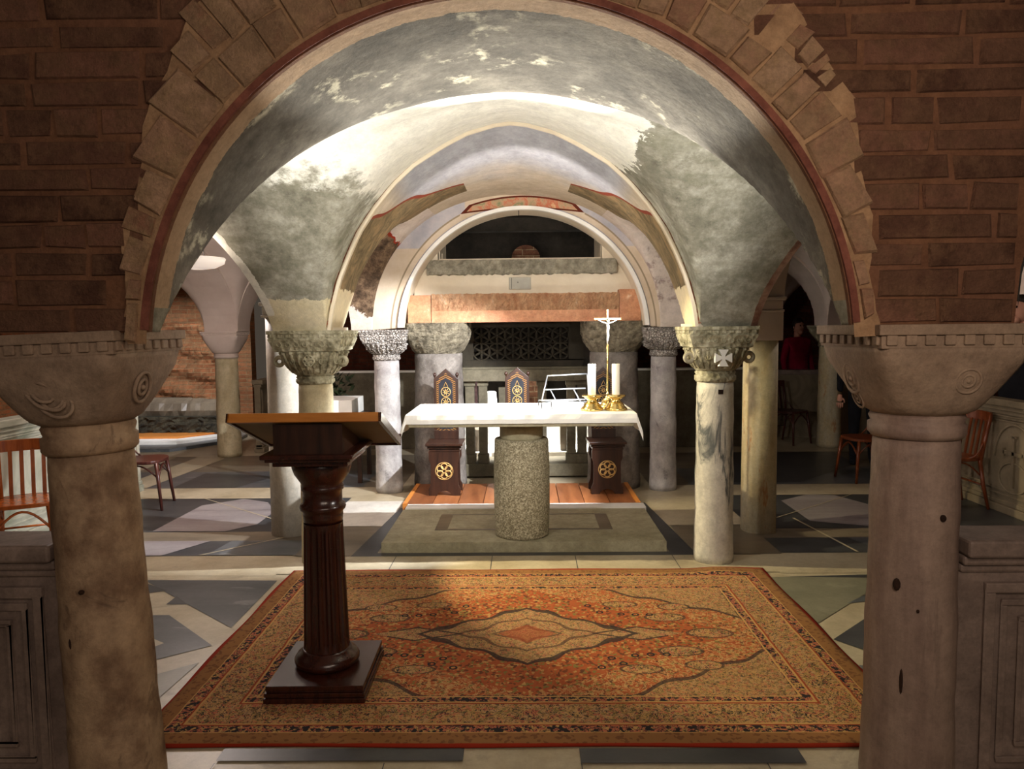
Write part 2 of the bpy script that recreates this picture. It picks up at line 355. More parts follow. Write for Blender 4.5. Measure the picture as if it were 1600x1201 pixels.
# bay fields of darker stone between the pale bands
for sx in (-1, 1):
    rect(2, sx*1.72, sx*3.9, 5.33, 5.72); rect(4, sx*1.72, sx*4.2, 5.72, 5.98)
    rect(2, sx*1.72, sx*4.3, 5.98, 7.2); rect(4, sx*1.3, sx*4.6, 7.66, 9.7)
    rect(1, sx*1.72, sx*6, 7.70, 8.6)
    rect(0, sx*1.3, sx*5, 7.2, 7.68)
    rect(0, sx*1.7, sx*5, 4.88, 5.31)
for mi, p in (
    (1, [(-2.55, 4.80), (-1.65, 4.78), (-1.65, 4.0), (-2.06, 4.36)]), (2, [(-2.19, 4.5), (-2.19, 4.36), (-2.06, 4.36)]),
    (1, [(-2.7, 4.19), (-2.09, 4.19), (-1.66, 3.77), (-1.88, 3.6), (-2.5, 3.55)]), (0, [(-2.3, 4.05), (-1.93, 3.8), (-1.97, 3.74), (-2.4, 3.6)]),
    (6, [(-1.9, 3.35), (-1.64, 3.57), (-1.67, 3.18), (-1.9, 3.0)]), (2, [(-2.9, 4.8), (-2.6, 4.8), (-2.3, 4.6), (-2.9, 4.3)]),
    (6, [(1.6, 4.8), (2.6, 4.87), (2.3, 4.7), (1.98, 4.39), (1.61, 4.03)]), (2, [(1.73, 4.81), (2.6, 4.86), (2.5, 4.76)]),
    (2, [(1.61, 3.82), (2.05, 4.24), (2.6, 4.2), (2.2, 3.8), (1.73, 3.67)]), (1, [(1.9, 4.33), (2.3, 4.65), (2.6, 4.5)]),
    (1, [(1.61, 3.52), (1.9, 3.45), (1.59, 3.2)]),
    (3, [(2.41, 6.95), (2.74, 7.2), (3.0, 7.16), (3.18, 6.71), (2.85, 6.02), (2.4, 6.21)]),
    (3, [(-3.1, 6.0), (-3.08, 6.9), (-2.78, 7.17), (-2.49, 7.02), (-2.3, 6.66), (-2.3, 6.2), (-2.49, 5.99)]),
    (3, [(-3.3, 5.71), (-2.49, 5.71), (-2.7, 5.33), (-3.0, 5.33)]), (1, [(-2.37, 5.33), (-2.32, 5.71), (-1.75, 5.71), (-1.6, 5.33)]),
    (1, [(2.5, 5.71), (3.3, 5.71), (3.0, 5.34), (2.6, 5.34)]),
    (2, [(-3.74, 7.71), (-3.73, 8.5), (-2.84, 8.3), (-3.07, 7.69)]), (0, [(-4.02, 7.7), (-3.9, 9.48), (-4.3, 9.9), (-4.36, 7.7)]),
    (2, [(4.01, 9.66), (3.93, 8.79), (2.9, 7.78), (2.2, 7.8), (2.3, 9.66)]),
    (0, [(-6, 9.9), (-3.9, 9.9), (-3.9, 9.6), (-6, 9.6)])): slab(mi, p)
# slabs around the altar step
rect(5, -1.72, -1.17, 6.12, 7.02); rect(0, 1.15, 1.85, 6.10, 7.02)
rect(4, -1.7, -1.17, 5.3, 6.10); rect(4, 1.2, 1.85, 5.3, 6.08)
rect(0, -1.7, 1.7, 4.9, 5.28)
for xx in (-.95, -.25, .35, 1.05): rect(2, xx, xx+.006, 4.93, 5.28)
rect(2, -1.12, 1.08, 5.28, 5.36)
slab(2, [(-1.28, 5.28), (-1.10, 5.28), (-1.10, 6.75), (-1.16, 6.75)]); slab(2, [(1.24, 5.28), (1.05, 5.28), (1.05, 6.9), (1.12, 6.9)])
for sx in (-1, 1):   # thin white joints
    slab(0, [(sx*1.75, 5.98), (sx*1.77, 5.98), (sx*3.2, 7.2), (sx*3.18, 7.2)])
    slab(0, [(sx*2.40, 5.33), (sx*2.42, 5.33), (sx*1.75, 5.98), (sx*1.73, 5.98)] if sx < 0 else [(2.40, 5.33), (2.42, 5.33), (2.3, 6.3), (2.28, 6.3)])
# foreground slabs below the rug
rect(2, -1.2, -.25, 2.715, 2.8); rect(2, .2, 1.05, 2.70, 2.8)
for xx in (-1.2, -.55, .2, .9): rect(2, xx, xx+.004, 2.3, 2.7)
struct(fb.build('floor', FLM, recalc=False), 'inlaid marble floor of pale bands and dark stone fields', 'floor')

# ------------------------------------------------------------------ rug
def rug():
    m = M('oriental_rug', .95, 0, .1)
    W2, D2 = 1.60, 1.075
    dx = (m.x.abs()*-1)+W2; dy = (m.y.abs()*-1)+D2
    wob = (m.noise(9, 2)-.5)*.012
    d = dx.min(dy)+wob
    # tiny knots: cells with random colour
    v = m.nt.nodes.new('ShaderNodeTexVoronoi'); v.inputs['Scale'].default_value = 66; m.nt.links.new(m.vec(m.x, m.y, 0), v.inputs['Vector'])
    sc = m.nt.nodes.new('ShaderNodeSeparateColor'); m.nt.links.new(v.outputs['Color'], sc.inputs[0])
    rc = S(m.nt, sc.outputs[0]); rc2 = S(m.nt, sc.outputs[1])
    fil = m.noise(26, 3, .6, 2.2); fil2 = m.noise(15, 3, .6, 2.6, off=4)
    line = (fil-.5).abs().ss(.05, .02); line2 = (fil2-.5).abs().ss(.045, .015)
    ORANGE, TAN, NAVY, GOLD, ROSE, RUST, OLIVE = (162, 88, 52), (172, 136, 98), (46, 42, 44), (182, 142, 88), (176, 104, 78), (142, 66, 40), (124, 108, 62)
    field = m.mix(rc.gt(.82), ORANGE, GOLD); field = m.mix((rc2.gt(.80))*1.0, field, (96, 62, 44)); field = m.mix(fil2.ss(.35, .7)*.5, field, RUST)
    field = m.mix(rc.lt(.12), field, OLIVE)
    floral = m.mix(rc.gt(.55), TAN, ROSE); floral = m.mix(rc2.gt(.7)*.8, floral, OLIVE); floral = m.mix(line, floral, NAVY); floral = m.mix(line2*.9, floral, GOLD)
    guard = m.mix(rc.gt(.6), ROSE, GOLD); guard = m.mix(line, guard, NAVY); guard = m.mix(rc2.gt(.72), guard, NAVY)
    # central medallion: lobed diamond with pendants
    ax = m.x.abs(); ay = m.y.abs()
    ang = (ax*34).sin()*.012+(ay*34).sin()*.012
    dia = ax/.60+ay/.36+ang*3
    pend = (ax-.60).abs()/.24+ay/.085
    medal = dia.lt(1).max(pend.lt(1))
    edge = (dia-1).abs().lt(.05).max((pend-1).abs().lt(.09))
    inner = (dia-.62).abs().lt(.035).max((dia-.3).abs().lt(.03))
    c = m.mix(medal, field, m.mix(.25, floral, (150, 120, 88)))
    c = m.mix(ax.lt(.75)*edge*.85, c, NAVY); c = m.mix(inner*.7, c, (70, 50, 44))
    star = (ax/.16+ay/.12).lt(1); c = m.mix(star*.6, c, RUST)
    # corner spandrels
    corner = (ax/1.2+ay/.72); wv = (ax*22).sin()*.03
    cor = (corner+wv).gt(1.32); c = m.mix(line2*corner.gt(.95)*.7, c, (196, 158, 108)); c = m.mix(cor, c, m.mix(.2, floral, (160, 126, 84))); c = m.mix((corner+wv-1.32).abs().lt(.022)*.8, c, NAVY)
    # floating palmettes in the field
    for px, py, a, b in ((.78, .22, .11, .055), (.98, .0, .12, .06), (.55, .42, .1, .045), (.86, .38, .09, .05)):
        e = ((ax-px)/a).pw(2)+((ay-py)/b).pw(2)
        c = m.mix((e.lt(1)), c, floral); c = m.mix(((e-1).abs().lt(.16))*.7, c, NAVY)
    for px, py in ((.42, .30), (.47, .36), (.36, .40), (.54, .27), (.62, .26), (.70, .26)):
        e = ((ax-px).pw(2)+(ay-py).pw(2)).pw(.5)
        c = m.mix(((e-.016).abs().lt(.005)), c, NAVY)
    # borders from inside to outside
    def band(a, b, col, c): return m.mix(d.lt(b)*d.gt(a), c, col)
    c = band(.0, .40, guard, c)
    c = band(.385, .395, GOLD, c); c = band(.335, .345, GOLD, c); c = band(.325, .335, RUST, c)
    c = band(.165, .325, floral, c); c = band(.155, .167, GOLD, c); c = band(.148, .156, RUST, c)
    c = band(.098, .148, guard, c); c = band(.092, .098, GOLD, c)
    c = band(0, .092, m.mix(rc.gt(.8), (138, 98, 60), (116, 78, 50)), c); c = band(-1, .016, (150, 48, 30), c)
    m.color(c).bump(m.noise(180, 2)+rc*.5, .35, .004)
    b = MB(); nx, ny = 80, 54
    P = []
    for i in range(nx+1):
        row = []
        for j in range(ny+1):
            x = -W2+2*W2*i/nx; y = -D2+2*D2*j/ny
            z = .009+.012*math.exp(-((x-1.3)/.16)**2-((y-1.02)/.07)**2)*1.6
            x2 = x+.006*math.sin(y*7); y2 = y+.006*math.sin(x*5)
            row.append((x2, y2, z))
        P.append(row)
    b.grid(P)
    o = b.build('rug', m.m, loc=(0, 3.885, .003)); s_ = o.modifiers.new('solid', 'SOLIDIFY'); s_.thickness = .008; s_.offset = -1
    tag(o, 'large orange oriental rug with central medallion spread on the marble floor', 'rug')
rug()

# ------------------------------------------------------------------ profiles of arches and vaults
CX1, CX2, CX3 = -.085, -.08, -.01
def prof(x, a, h, e=2.0):
    t = abs(x)/a
    return h*max(0, 1-t**e)**(1/e) if t < 1 else 0
def A1(x): # first arch
    q = 1.113**2-(x-CX1)**2
    return max(0, -.094+math.sqrt(q)) if q > 0 else 0
E2 = [(0, 1.33), (.1, 1.32), (.28, 1.27), (.44, 1.19), (.63, 1.075), (.77, .95), (.9, .80), (1.01, .64), (1.09, .47), (1.15, .32), (1.20, .13), (1.22, 0)]
def A2(x, a=1.22):
    t = abs(x-CX2)*1.22/a
    if t >= 1.22: return 0
    return float(np.interp(t, [e[0] for e in E2], [e[1] for e in E2]))
def A3(x):
    q = 1.19**2-(x-CX3)**2
    return -.05+math.sqrt(q) if q > .0025 else 0
def aspan(cx, a, n=64): return [cx-a*math.cos(PI*i/n) for i in range(n+1)]

def arch_wall(name, m, xs0, xs1, cx, a, fn, y0, y1, ztop, label, z0=Z0, cat='arch', soffm=None, holes=None):
    """wall standing on the springing line with an arched opening, solid"""
    xs = [xs0]+aspan(cx, a)+[xs1]; lo = [z0]+[z0+fn(x) for x in aspan(cx, a)]+[z0]
    b = MB(); n = len(xs)
    for i in range(n-1):
        for y in (y0, y1): b.add([(xs[i], y, lo[i]), (xs[i+1], y, lo[i+1]), (xs[i+1], y, ztop), (xs[i], y, ztop)], [(0, 1, 2, 3)])
        b.cur = 1 if soffm else 0
        b.add([(xs[i], y0, lo[i]), (xs[i+1], y0, lo[i+1]), (xs[i+1], y1, lo[i+1]), (xs[i], y1, lo[i])], [(0, 1, 2, 3)], True)
        b.cur = 0
    b.add([(xs0, y0, ztop), (xs1, y0, ztop), (xs1, y1, ztop), (xs0, y1, ztop)], [(0, 1, 2, 3)])
    for x in (xs0, xs1): b.add([(x, y0, z0), (x, y1, z0), (x, y1, ztop), (x, y0, ztop)], [(0, 1, 2, 3)])
    o = b.build(name, [m, soffm] if soffm else m, recalc=False)
    return struct(o, label, cat)

# vault plaster of the first bay (position based: stains and patches keep their own outline)
def vault1_mat():
    m = M('stained_vault_plaster', .92, 0, .1, 'World')
    n = m.noise(3.6, 12, .76); n2 = m.noise(6, 8, .7, 0, (1, 1, 1), 5); rag = (m.noise(9, 8, .7)-.5)
    h = m.z-Z0
    stain = m.ramp(n, [(.34, (104, 101, 88)), (.46, (138, 135, 120)), (.56, (164, 161, 147)), (.68, (196, 193, 179))])
    stain = m.mix(n2.ss(.5, .62)*.6, stain, (118, 115, 100))
    horiz = m.noise(5, 6, .6, 0, (.3, 1, 1.4), 2)
    stain = m.mix(horiz.ss(.52, .66)*.45, stain, (112, 111, 92))
    xr = m.x+.08
    # white lime-wash patch at the crown
    rightlim = (xr+rag*.35).lt(.73)
    leftlim = (h+rag*.55-(xr.min(0).abs()*.12)).ss(.66, .80)
    white = (m.y+rag*.25+xr.abs()*xr.abs()*-.5).gt(3.25)*rightlim*(leftlim.max(xr.gt(-.2)))
    white = white*(h.gt(.74))
    c = m.mix(white, stain, m.ramp(n2, [(.3, (232, 230, 216)), (.7, (242, 240, 230))]))
    # pale lower course on the left spandrel
    low = (h+rag*.12).lt(.20)*m.x.lt(0)*m.y.gt(4)
    c = m.mix(low, c, m.ramp(n2, [(.3, (204, 192, 156)), (.7, (222, 212, 184))]))
    er = (m.x-h*h*.58-1.55+rag*.03).gt(-.045)*m.y.gt(3.8); c = m.mix(er, c, m.ramp(n2, [(.4, (110, 76, 62)), (.6, (150, 120, 100))]))
    el = (m.x+h*h*.58+1.69+rag*.06).lt(.05+0)*m.y.gt(3.8)*h.gt(.1); c = m.mix(el, c, (224, 220, 208))
    m.color(m.grit(c, .74, 1.10, 9)).bump(n2+rag+m.noise(30, 8, .8)*.4, .5, .014)
    return m.m
M_V1 = vault1_mat()
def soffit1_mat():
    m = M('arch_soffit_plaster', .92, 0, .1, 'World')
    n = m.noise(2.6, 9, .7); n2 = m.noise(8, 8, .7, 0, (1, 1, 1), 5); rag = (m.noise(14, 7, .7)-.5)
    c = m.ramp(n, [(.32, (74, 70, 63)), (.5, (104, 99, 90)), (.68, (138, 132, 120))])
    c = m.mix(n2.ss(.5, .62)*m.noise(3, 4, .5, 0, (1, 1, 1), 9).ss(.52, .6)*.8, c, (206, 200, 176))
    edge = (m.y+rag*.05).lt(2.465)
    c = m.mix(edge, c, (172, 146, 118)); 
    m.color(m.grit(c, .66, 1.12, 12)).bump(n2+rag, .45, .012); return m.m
M_S1 = soffit1_mat()

YF, YB = 2.36, 4.98
def lerp(a, b, t): return a+(b-a)*t
def L1(y):
    s = min(y-2.42, 4.98-y)
    return 1.05*math.sin(PI/2*min(s/1.28, 1)) if s > 0 else 0
def vault_bay(name, ms, label, ys, afun, Ffun, Lfun, cxf, xoutL, xoutR, pfun, matfn=None):
    b = MB(); P = []
    NI, NO = 72, 14
    for y in ys:
        a = afun(y); cx = cxf; L = Lfun(y); row = []
        xl = min(xoutL(L), cx-a-.001); xr = max(xoutR(L), cx+a+.001)
        for k in range(NO): row.append((xl+(cx-a-xl)*k/NO, y, Z0+L))
        for k in range(NI+1):
            x = cx-a*math.cos(PI*k/NI); Fv = Ffun(x, y); p = pfun(y)
            z = (Fv**p+L**p)**(1/p) if (Fv > 0 or L > 0) else 0
            row.append((x, y, Z0+z))
        for k in range(1, NO+1): row.append((cx+a+(xr-cx-a)*k/NO, y, Z0+L))
        P.append(row)
    b.grid(P)
    if matfn:
        for i, f in enumerate(b.f):
            c = [sum(b.v[k][q] for k in f)/4 for q in range(3)]; b.mi[i] = matfn(*c)
    o = b.build(name, ms, recalc=False)
    return o
def yl(y0, y1, n): return [y0+(y1-y0)*(1-math.cos(PI*i/n))/2 for i in range(n+1)]
def F1(x, y):
    t = min(max((y-3.3)/(4.98-3.3), 0), 1); a = lerp(1.109, 1.25, t)
    f = A1(CX1+(x-CX1)*1.109/a) if t == 0 else lerp(A1(CX1+(x-CX1)*1.109/a), A2(CX2+(x-CX2)*1.22/a)*1.015, t)
    return max(0, f)
a1 = lambda y: lerp(1.109, 1.25, min(max((y-3.3)/1.68, 0), 1))
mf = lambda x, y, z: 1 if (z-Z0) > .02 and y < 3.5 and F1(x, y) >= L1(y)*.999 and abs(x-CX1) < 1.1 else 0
v1 = vault_bay('ceiling', [M_V1, M_S1], '', yl(2.37, 4.98, 90), a1, F1, L1, CX1,
               lambda z: -1.69-.58*z*z, lambda z: 1.55+.58*z*z, lambda y: lerp(26, 7, min(max((y-3.2)/.8, 0), 1)), mf)
struct(v1, 'stained plaster groin vault of the near bay with a white limewashed crown', 'vault')

def vault2_mat():
    m = M('frescoed_vault_plaster', .92, 0, .1, 'World')
    n = m.noise(2.5, 7, .65); n2 = m.noise(7, 8, .7, 0, (1, .4, 1), 5); rag = (m.noise(10, 8, .7)-.5); soft = (m.noise(3, 3)-.5)
    h = m.z-Z0; xr = m.x+.05; ax = xr.abs()
    beige = m.ramp(n, [(.3, (176, 160, 138)), (.7, (204, 190, 170))])
    blue = m.ramp(n2, [(.3, (142, 142, 146)), (.7, (176, 176, 182))])
    c = m.mix(((m.y*-.30)+2.55+soft*.3).ss(.55, .85)*h.ss(.85, 1.05), beige, blue)
    # brown fresco on both haunches, red outline above
    lim = (m.y-4.98)*.36+.70+(m.y*9).sin()*.02
    q = lim-h
    onh = m.y.lt(6.75)*ax.gt(.45)*m.y.gt(5.06)
    brown = m.ramp(m.noise(4, 8, .75, 1, (1, 1, 1), 7), [(.34, (82, 72, 52)), (.5, (116, 100, 74)), (.62, (148, 122, 88)), (.72, (106, 96, 78))])
    c = m.mix(q.gt(0)*onh*h.gt(.2), c, brown)
    c = m.mix((q-.0).abs().lt(.014)*onh*h.gt(.45), c, (126, 58, 42))
    c = m.mix((h+rag*.12).lt(.28)*m.y.lt(6.0), c, (222, 206, 172))
    # spandrels over the third capitals
    sp = m.y.gt(6.72)*ax.gt(.80)
    wall = m.ramp(n2, [(.3, (190, 176, 164)), (.7, (214, 202, 192))])
    c = m.mix(sp, c, wall)
    brick = m.ramp(m.noise(11, 8, .75, 0, (1, 1, 1), 3), [(.35, (52, 42, 32)), (.5, (92, 74, 58)), (.66, (136, 114, 90))])
    blot = ((h-.56)/.44).pw(2)+((m.x+1.46)/.33).pw(2)+rag*1.1
    c = m.mix(sp*m.x.lt(0)*blot.lt(1), c, brick); c = m.mix(sp*m.x.lt(0)*h.gt(.5)*((blot-1).abs().lt(.09)), c, (146, 54, 34))
    blotr = ((h-.65)/.42).pw(2)+((m.x-1.36)/.2).pw(2)+rag
    c = m.mix(sp*m.x.gt(0)*blotr.lt(1)*m.noise(8, 7, .7).ss(.48, .6)*.7, c, (120, 96, 92))
    m.color(m.grit(c, .78, 1.08, 12)).bump(n2+rag, .4, .01); return m.m
M_V2 = vault2_mat()
def L2(y):
    return float(np.interp(y, [5.45, 5.6, 5.75, 5.9, 6.1, 6.3, 6.5, 6.7, 6.9, 7.05, 7.15, 7.22, 7.25], [0, .08, .22, .48, .68, .80, .88, .93, .90, .74, .54, .28, 0]))
def F2(x, y):
    t = (y-4.98)/(7.25-4.98); a = lerp(1.22, 1.40, t)
    fa = A2(CX2+(x-CX2)*1.22/a); fb_ = prof(x-CX2, a, 1.28, 2.15)
    return lerp(fa, fb_, t)
v2 = vault_bay('ceiling', M_V2, '', yl(4.98, 7.25, 80), lambda y: lerp(1.22, 1.40, (y-4.98)/2.27), F2, L2, CX2,
               lambda z: -1.69-.5*z*z, lambda z: 1.62+.5*z*z, lambda y: 16)
struct(v2, 'frescoed plaster vault of the altar bay in pale blue and beige', 'vault')
# blocks over the capitals that carry the second arch
for sx, xa, xb in ((-1, -1.69, CX2-1.22), (1, CX2+1.22, 1.55)):
    b = MB(); b.box(xa+.01, xb-.004*(-sx if sx > 0 else 1), 4.985, 5.49, Z0, Z0+.02)
    struct(b.build('trim_%d' % (1 if sx < 0 else 2), M_CREAM), 'thin mortar bed on the %s second capital' % ('left' if sx < 0 else 'right'), 'trim')
# red painted edge along the second arch and pale bead
def arch_strip(name, m, fn, cx, a, y, dy, off, w, label, z0=Z0, t0=0, t1=1, n=80):
    b = MB(); pts = []
    for i in range(n+1):
        t = t0+(t1-t0)*i/n; x = cx-a*math.cos(PI*t); pts.append(Vector((x, 0, z0+fn(x))))
    P = []
    for i, p in enumerate(pts):
        t = (pts[min(i+1, n)]-pts[max(i-1, 0)]).normalized(); nn = Vector((t.z, 0, -t.x)) * -1
        if nn.z < 0 and abs(nn.z) > .02: nn = nn*-1
        if abs(nn.z) <= .02: nn = Vector((1 if p.x > cx else -1, 0, 0))
        q0 = p+nn*off; q1 = p+nn*(off+w)
        P.append([(q0.x, y, q0.z), (q1.x, y, q1.z), (q1.x, y+dy, q1.z), (q0.x, y+dy, q0.z), (q0.x, y, q0.z)])
    b.grid(P, False)
    return struct(b.build(name, m), label, 'arch trim')
M_RAGRED = M('flaking_red_border', .9, 0, .1, 'World')
_r = M_RAGRED.noise(14, 8, .7)
M_RAGRED.color(M_RAGRED.mix(_r.ss(.45, .6), (134, 78, 58), (168, 156, 128))).bump(_r, .5, .01); M_RAGRED = M_RAGRED.m
arch_strip('trim_3', M_CREAM, A2, CX2, 1.22, 4.962, .02, -.004, .022, 'pale bead edging the second arch')
for k, (ta, tb) in enumerate(((.02, .34), (.66, .98))):
    arch_strip('trim_%d' % (4+k), M_RAGRED, A2, CX2, 1.22, 4.966, .02, .018, .055, 'flaking red border beside the %s haunch of the second arch' % ('left' if k == 0 else 'right'), t0=ta, t1=tb)

# ------------------------------------------------------------------ front wall with brick ring
def rim(th):   # outer radius of the voussoir ring from the arch centre, by angle
    s = math.sin(th); return 1.17+.28*min(1, s/.85)**1.6+.012*math.sin(th*23)+.01*math.sin(th*11+1)
C1 = (CX1, Z0-.094)
b = MB(); bt = []
def jb(b, poly, y0, d, tone, m=0):
    """irregular brick: polygon in x,z, front at y0, chamfered"""
    n = len(poly); cx = sum(p[0] for p in poly)/n; cz = sum(p[1] for p in poly)/n
    fr = [(cx+(x-cx)*.93, y0, cz+(z-cz)*.88) for x, z in poly]; bk = [(x, y0+.010, z) for x, z in poly]; bb = [(x, y0+d, z) for x, z in poly]
    b.cur = m; k = len(b.f)
    b.add(fr+bk+bb, [tuple(range(n))]+[(i, (i+1) % n, n+(i+1) % n, n+i) for i in range(n)]+[(n+i, n+(i+1) % n, 2*n+(i+1) % n, 2*n+i) for i in range(n)])
    bt.extend([tone]*(len(b.f)-k))
z = Z0+.004; row = 0
XR = 1.53
def rightarch(x): # neighbouring opening on the right
    q = 1.1**2-(x-(XR+1.1))**2
    return math.sqrt(q) if q > 0 and x > XR else (0 if x > XR else -1)
while z < 2.95:
    hgt = rnd.uniform(.080, .098); gap = rnd.uniform(.010, .018)
    x = -2.35+rnd.uniform(0, .2)
    while x < 1.75:
        w = rnd.choice((.14, .24, .28, .33, .37))*rnd.uniform(.9, 1.1)
        cx, cz = x+w/2, z+hgt/2
        th = math.atan2(cz-C1[1], cx-C1[0]); r = math.hypot(cx-C1[0], cz-C1[1])
        x1_ = x+w-.014
        if r > rim(th)-.10:
            if x1_ > XR-.002:
                if cz-Z0 > rightarch(min(x1_, 1.75))+.02 and rightarch(x1_) >= 0: pass
                else: x1_ = min(x1_, XR-.004)
            zc = min(abs(z-C1[1]), abs(z+hgt-C1[1])); lim_ = math.sqrt(max(0, 1.165**2-zc*zc)); x_ = x
            if cx < C1[0]: x1_ = min(x1_, C1[0]-lim_)
            else: x_ = max(x, C1[0]+lim_)
            if x1_-x_ > .03:
                q = [(x_, z), (x1_, z), (x1_, z+hgt-gap), (x_, z+hgt-gap)]
                q = [(a+rnd.uniform(-.006, .006), c+rnd.uniform(-.005, .005)) for a, c in q]
                jb(b, q, 2.343+rnd.uniform(-.003, .004), .05, rnd.random())
        x += w
    z += hgt
nwall = len(b.f)
# ring: two courses of radial bricks
th = .10
while th < PI-.08:
    dth = rnd.uniform(.055, .125)
    R0 = 1.150; R2 = rim(th+dth/2)
    R1 = R0+min((R2-R0), rnd.uniform(.10, .21))
    g = rnd.uniform(.001, .006)
    def sec(ra, rb, t0, t1):
        p = []
        for rr, tt in ((ra, t0), (rb, t0), (rb, t1), (ra, t1)):
            p.append((C1[0]+rr*math.cos(tt)+rnd.uniform(-.008, .008), C1[1]+rr*math.sin(tt)+rnd.uniform(-.008, .008)))
        return p
    jb(b, sec(R0, R1-.008, th+g, th+dth-g), 2.332+rnd.uniform(-.008, .006), .05, rnd.random(), 1)
    if R2-R1 > .05:
        if rnd.random() < .45:
            mth = th+dth*.5
            jb(b, sec(R1+.006, R2, th+g, mth-g), 2.336+rnd.uniform(-.008, .006), .05, rnd.random(), 1); jb(b, sec(R1+.006, R2+.01, mth+g, th+dth-g), 2.336, .05, rnd.random(), 1)
        else: jb(b, sec(R1+.006, R2, th+g, th+dth-g), 2.336+rnd.uniform(-.008, .008), .05, rnd.random(), 1 if rnd.random() > .2 else 0)
    th += dth
# mortar bed behind the bricks
nb = len(b.f); b.cur = 3; P_ = []
for i in range(91):
    th = .05+(PI-.1)*i/90; P_.append([(C1[0]+r_*math.cos(th), 2.3425+.002*math.sin(i), C1[1]+r_*math.sin(th)) for r_ in (1.118, rim(th)*.5+.58, rim(th)+.004*math.sin(i*2.3))])
b.grid(P_, False); b.cur = 2
xs = [-2.4]+aspan(CX1, 1.109, 80)+[XR]+[XR+1.1-1.1*math.cos(PI*k/20) for k in range(1, 11)]; lo = [0]+[A1(x) for x in aspan(CX1, 1.109, 80)]+[0]+[max(0, rightarch(XR+1.1-1.1*math.cos(PI*k/20))) for k in range(1, 11)]
for i in range(len(xs)-1):
    for yy in (2.352, 2.42):
        b.add([(xs[i], yy, Z0+lo[i]), (xs[i+1], yy, Z0+lo[i+1]), (xs[i+1], yy, 3.2), (xs[i], yy, 3.2)], [(0, 1, 2, 3)])
    b.add([(xs[i], 2.352, Z0+lo[i]), (xs[i+1], 2.352, Z0+lo[i+1]), (xs[i+1], 2.75 if i > 81 else 2.371, Z0+lo[i+1]), (xs[i], 2.75 if i > 81 else 2.371, Z0+lo[i])], [(0, 1, 2, 3)])
bt.extend([.5]*(len(b.f)-nb))
o = b.build('wall_front', [M_WALLB, M_RINGB, M_MORTAR, mat('tan_mortar', (140, 108, 80), (166, 134, 102), None, 9, .95, .6, .01)], recalc=False)
at = o.data.attributes.new('tone', 'FLOAT', 'FACE'); at.data.foreach_set('value', bt)
struct(o, 'dark brick wall with a pale ring of radial bricks around the near arch', 'wall')
arch_strip('trim_6', M_REDLINE, A1, CX1, 1.109, 2.340, .03, .003, .022, 'dark red brick edge line around the near arch', t0=.01, t1=.99)

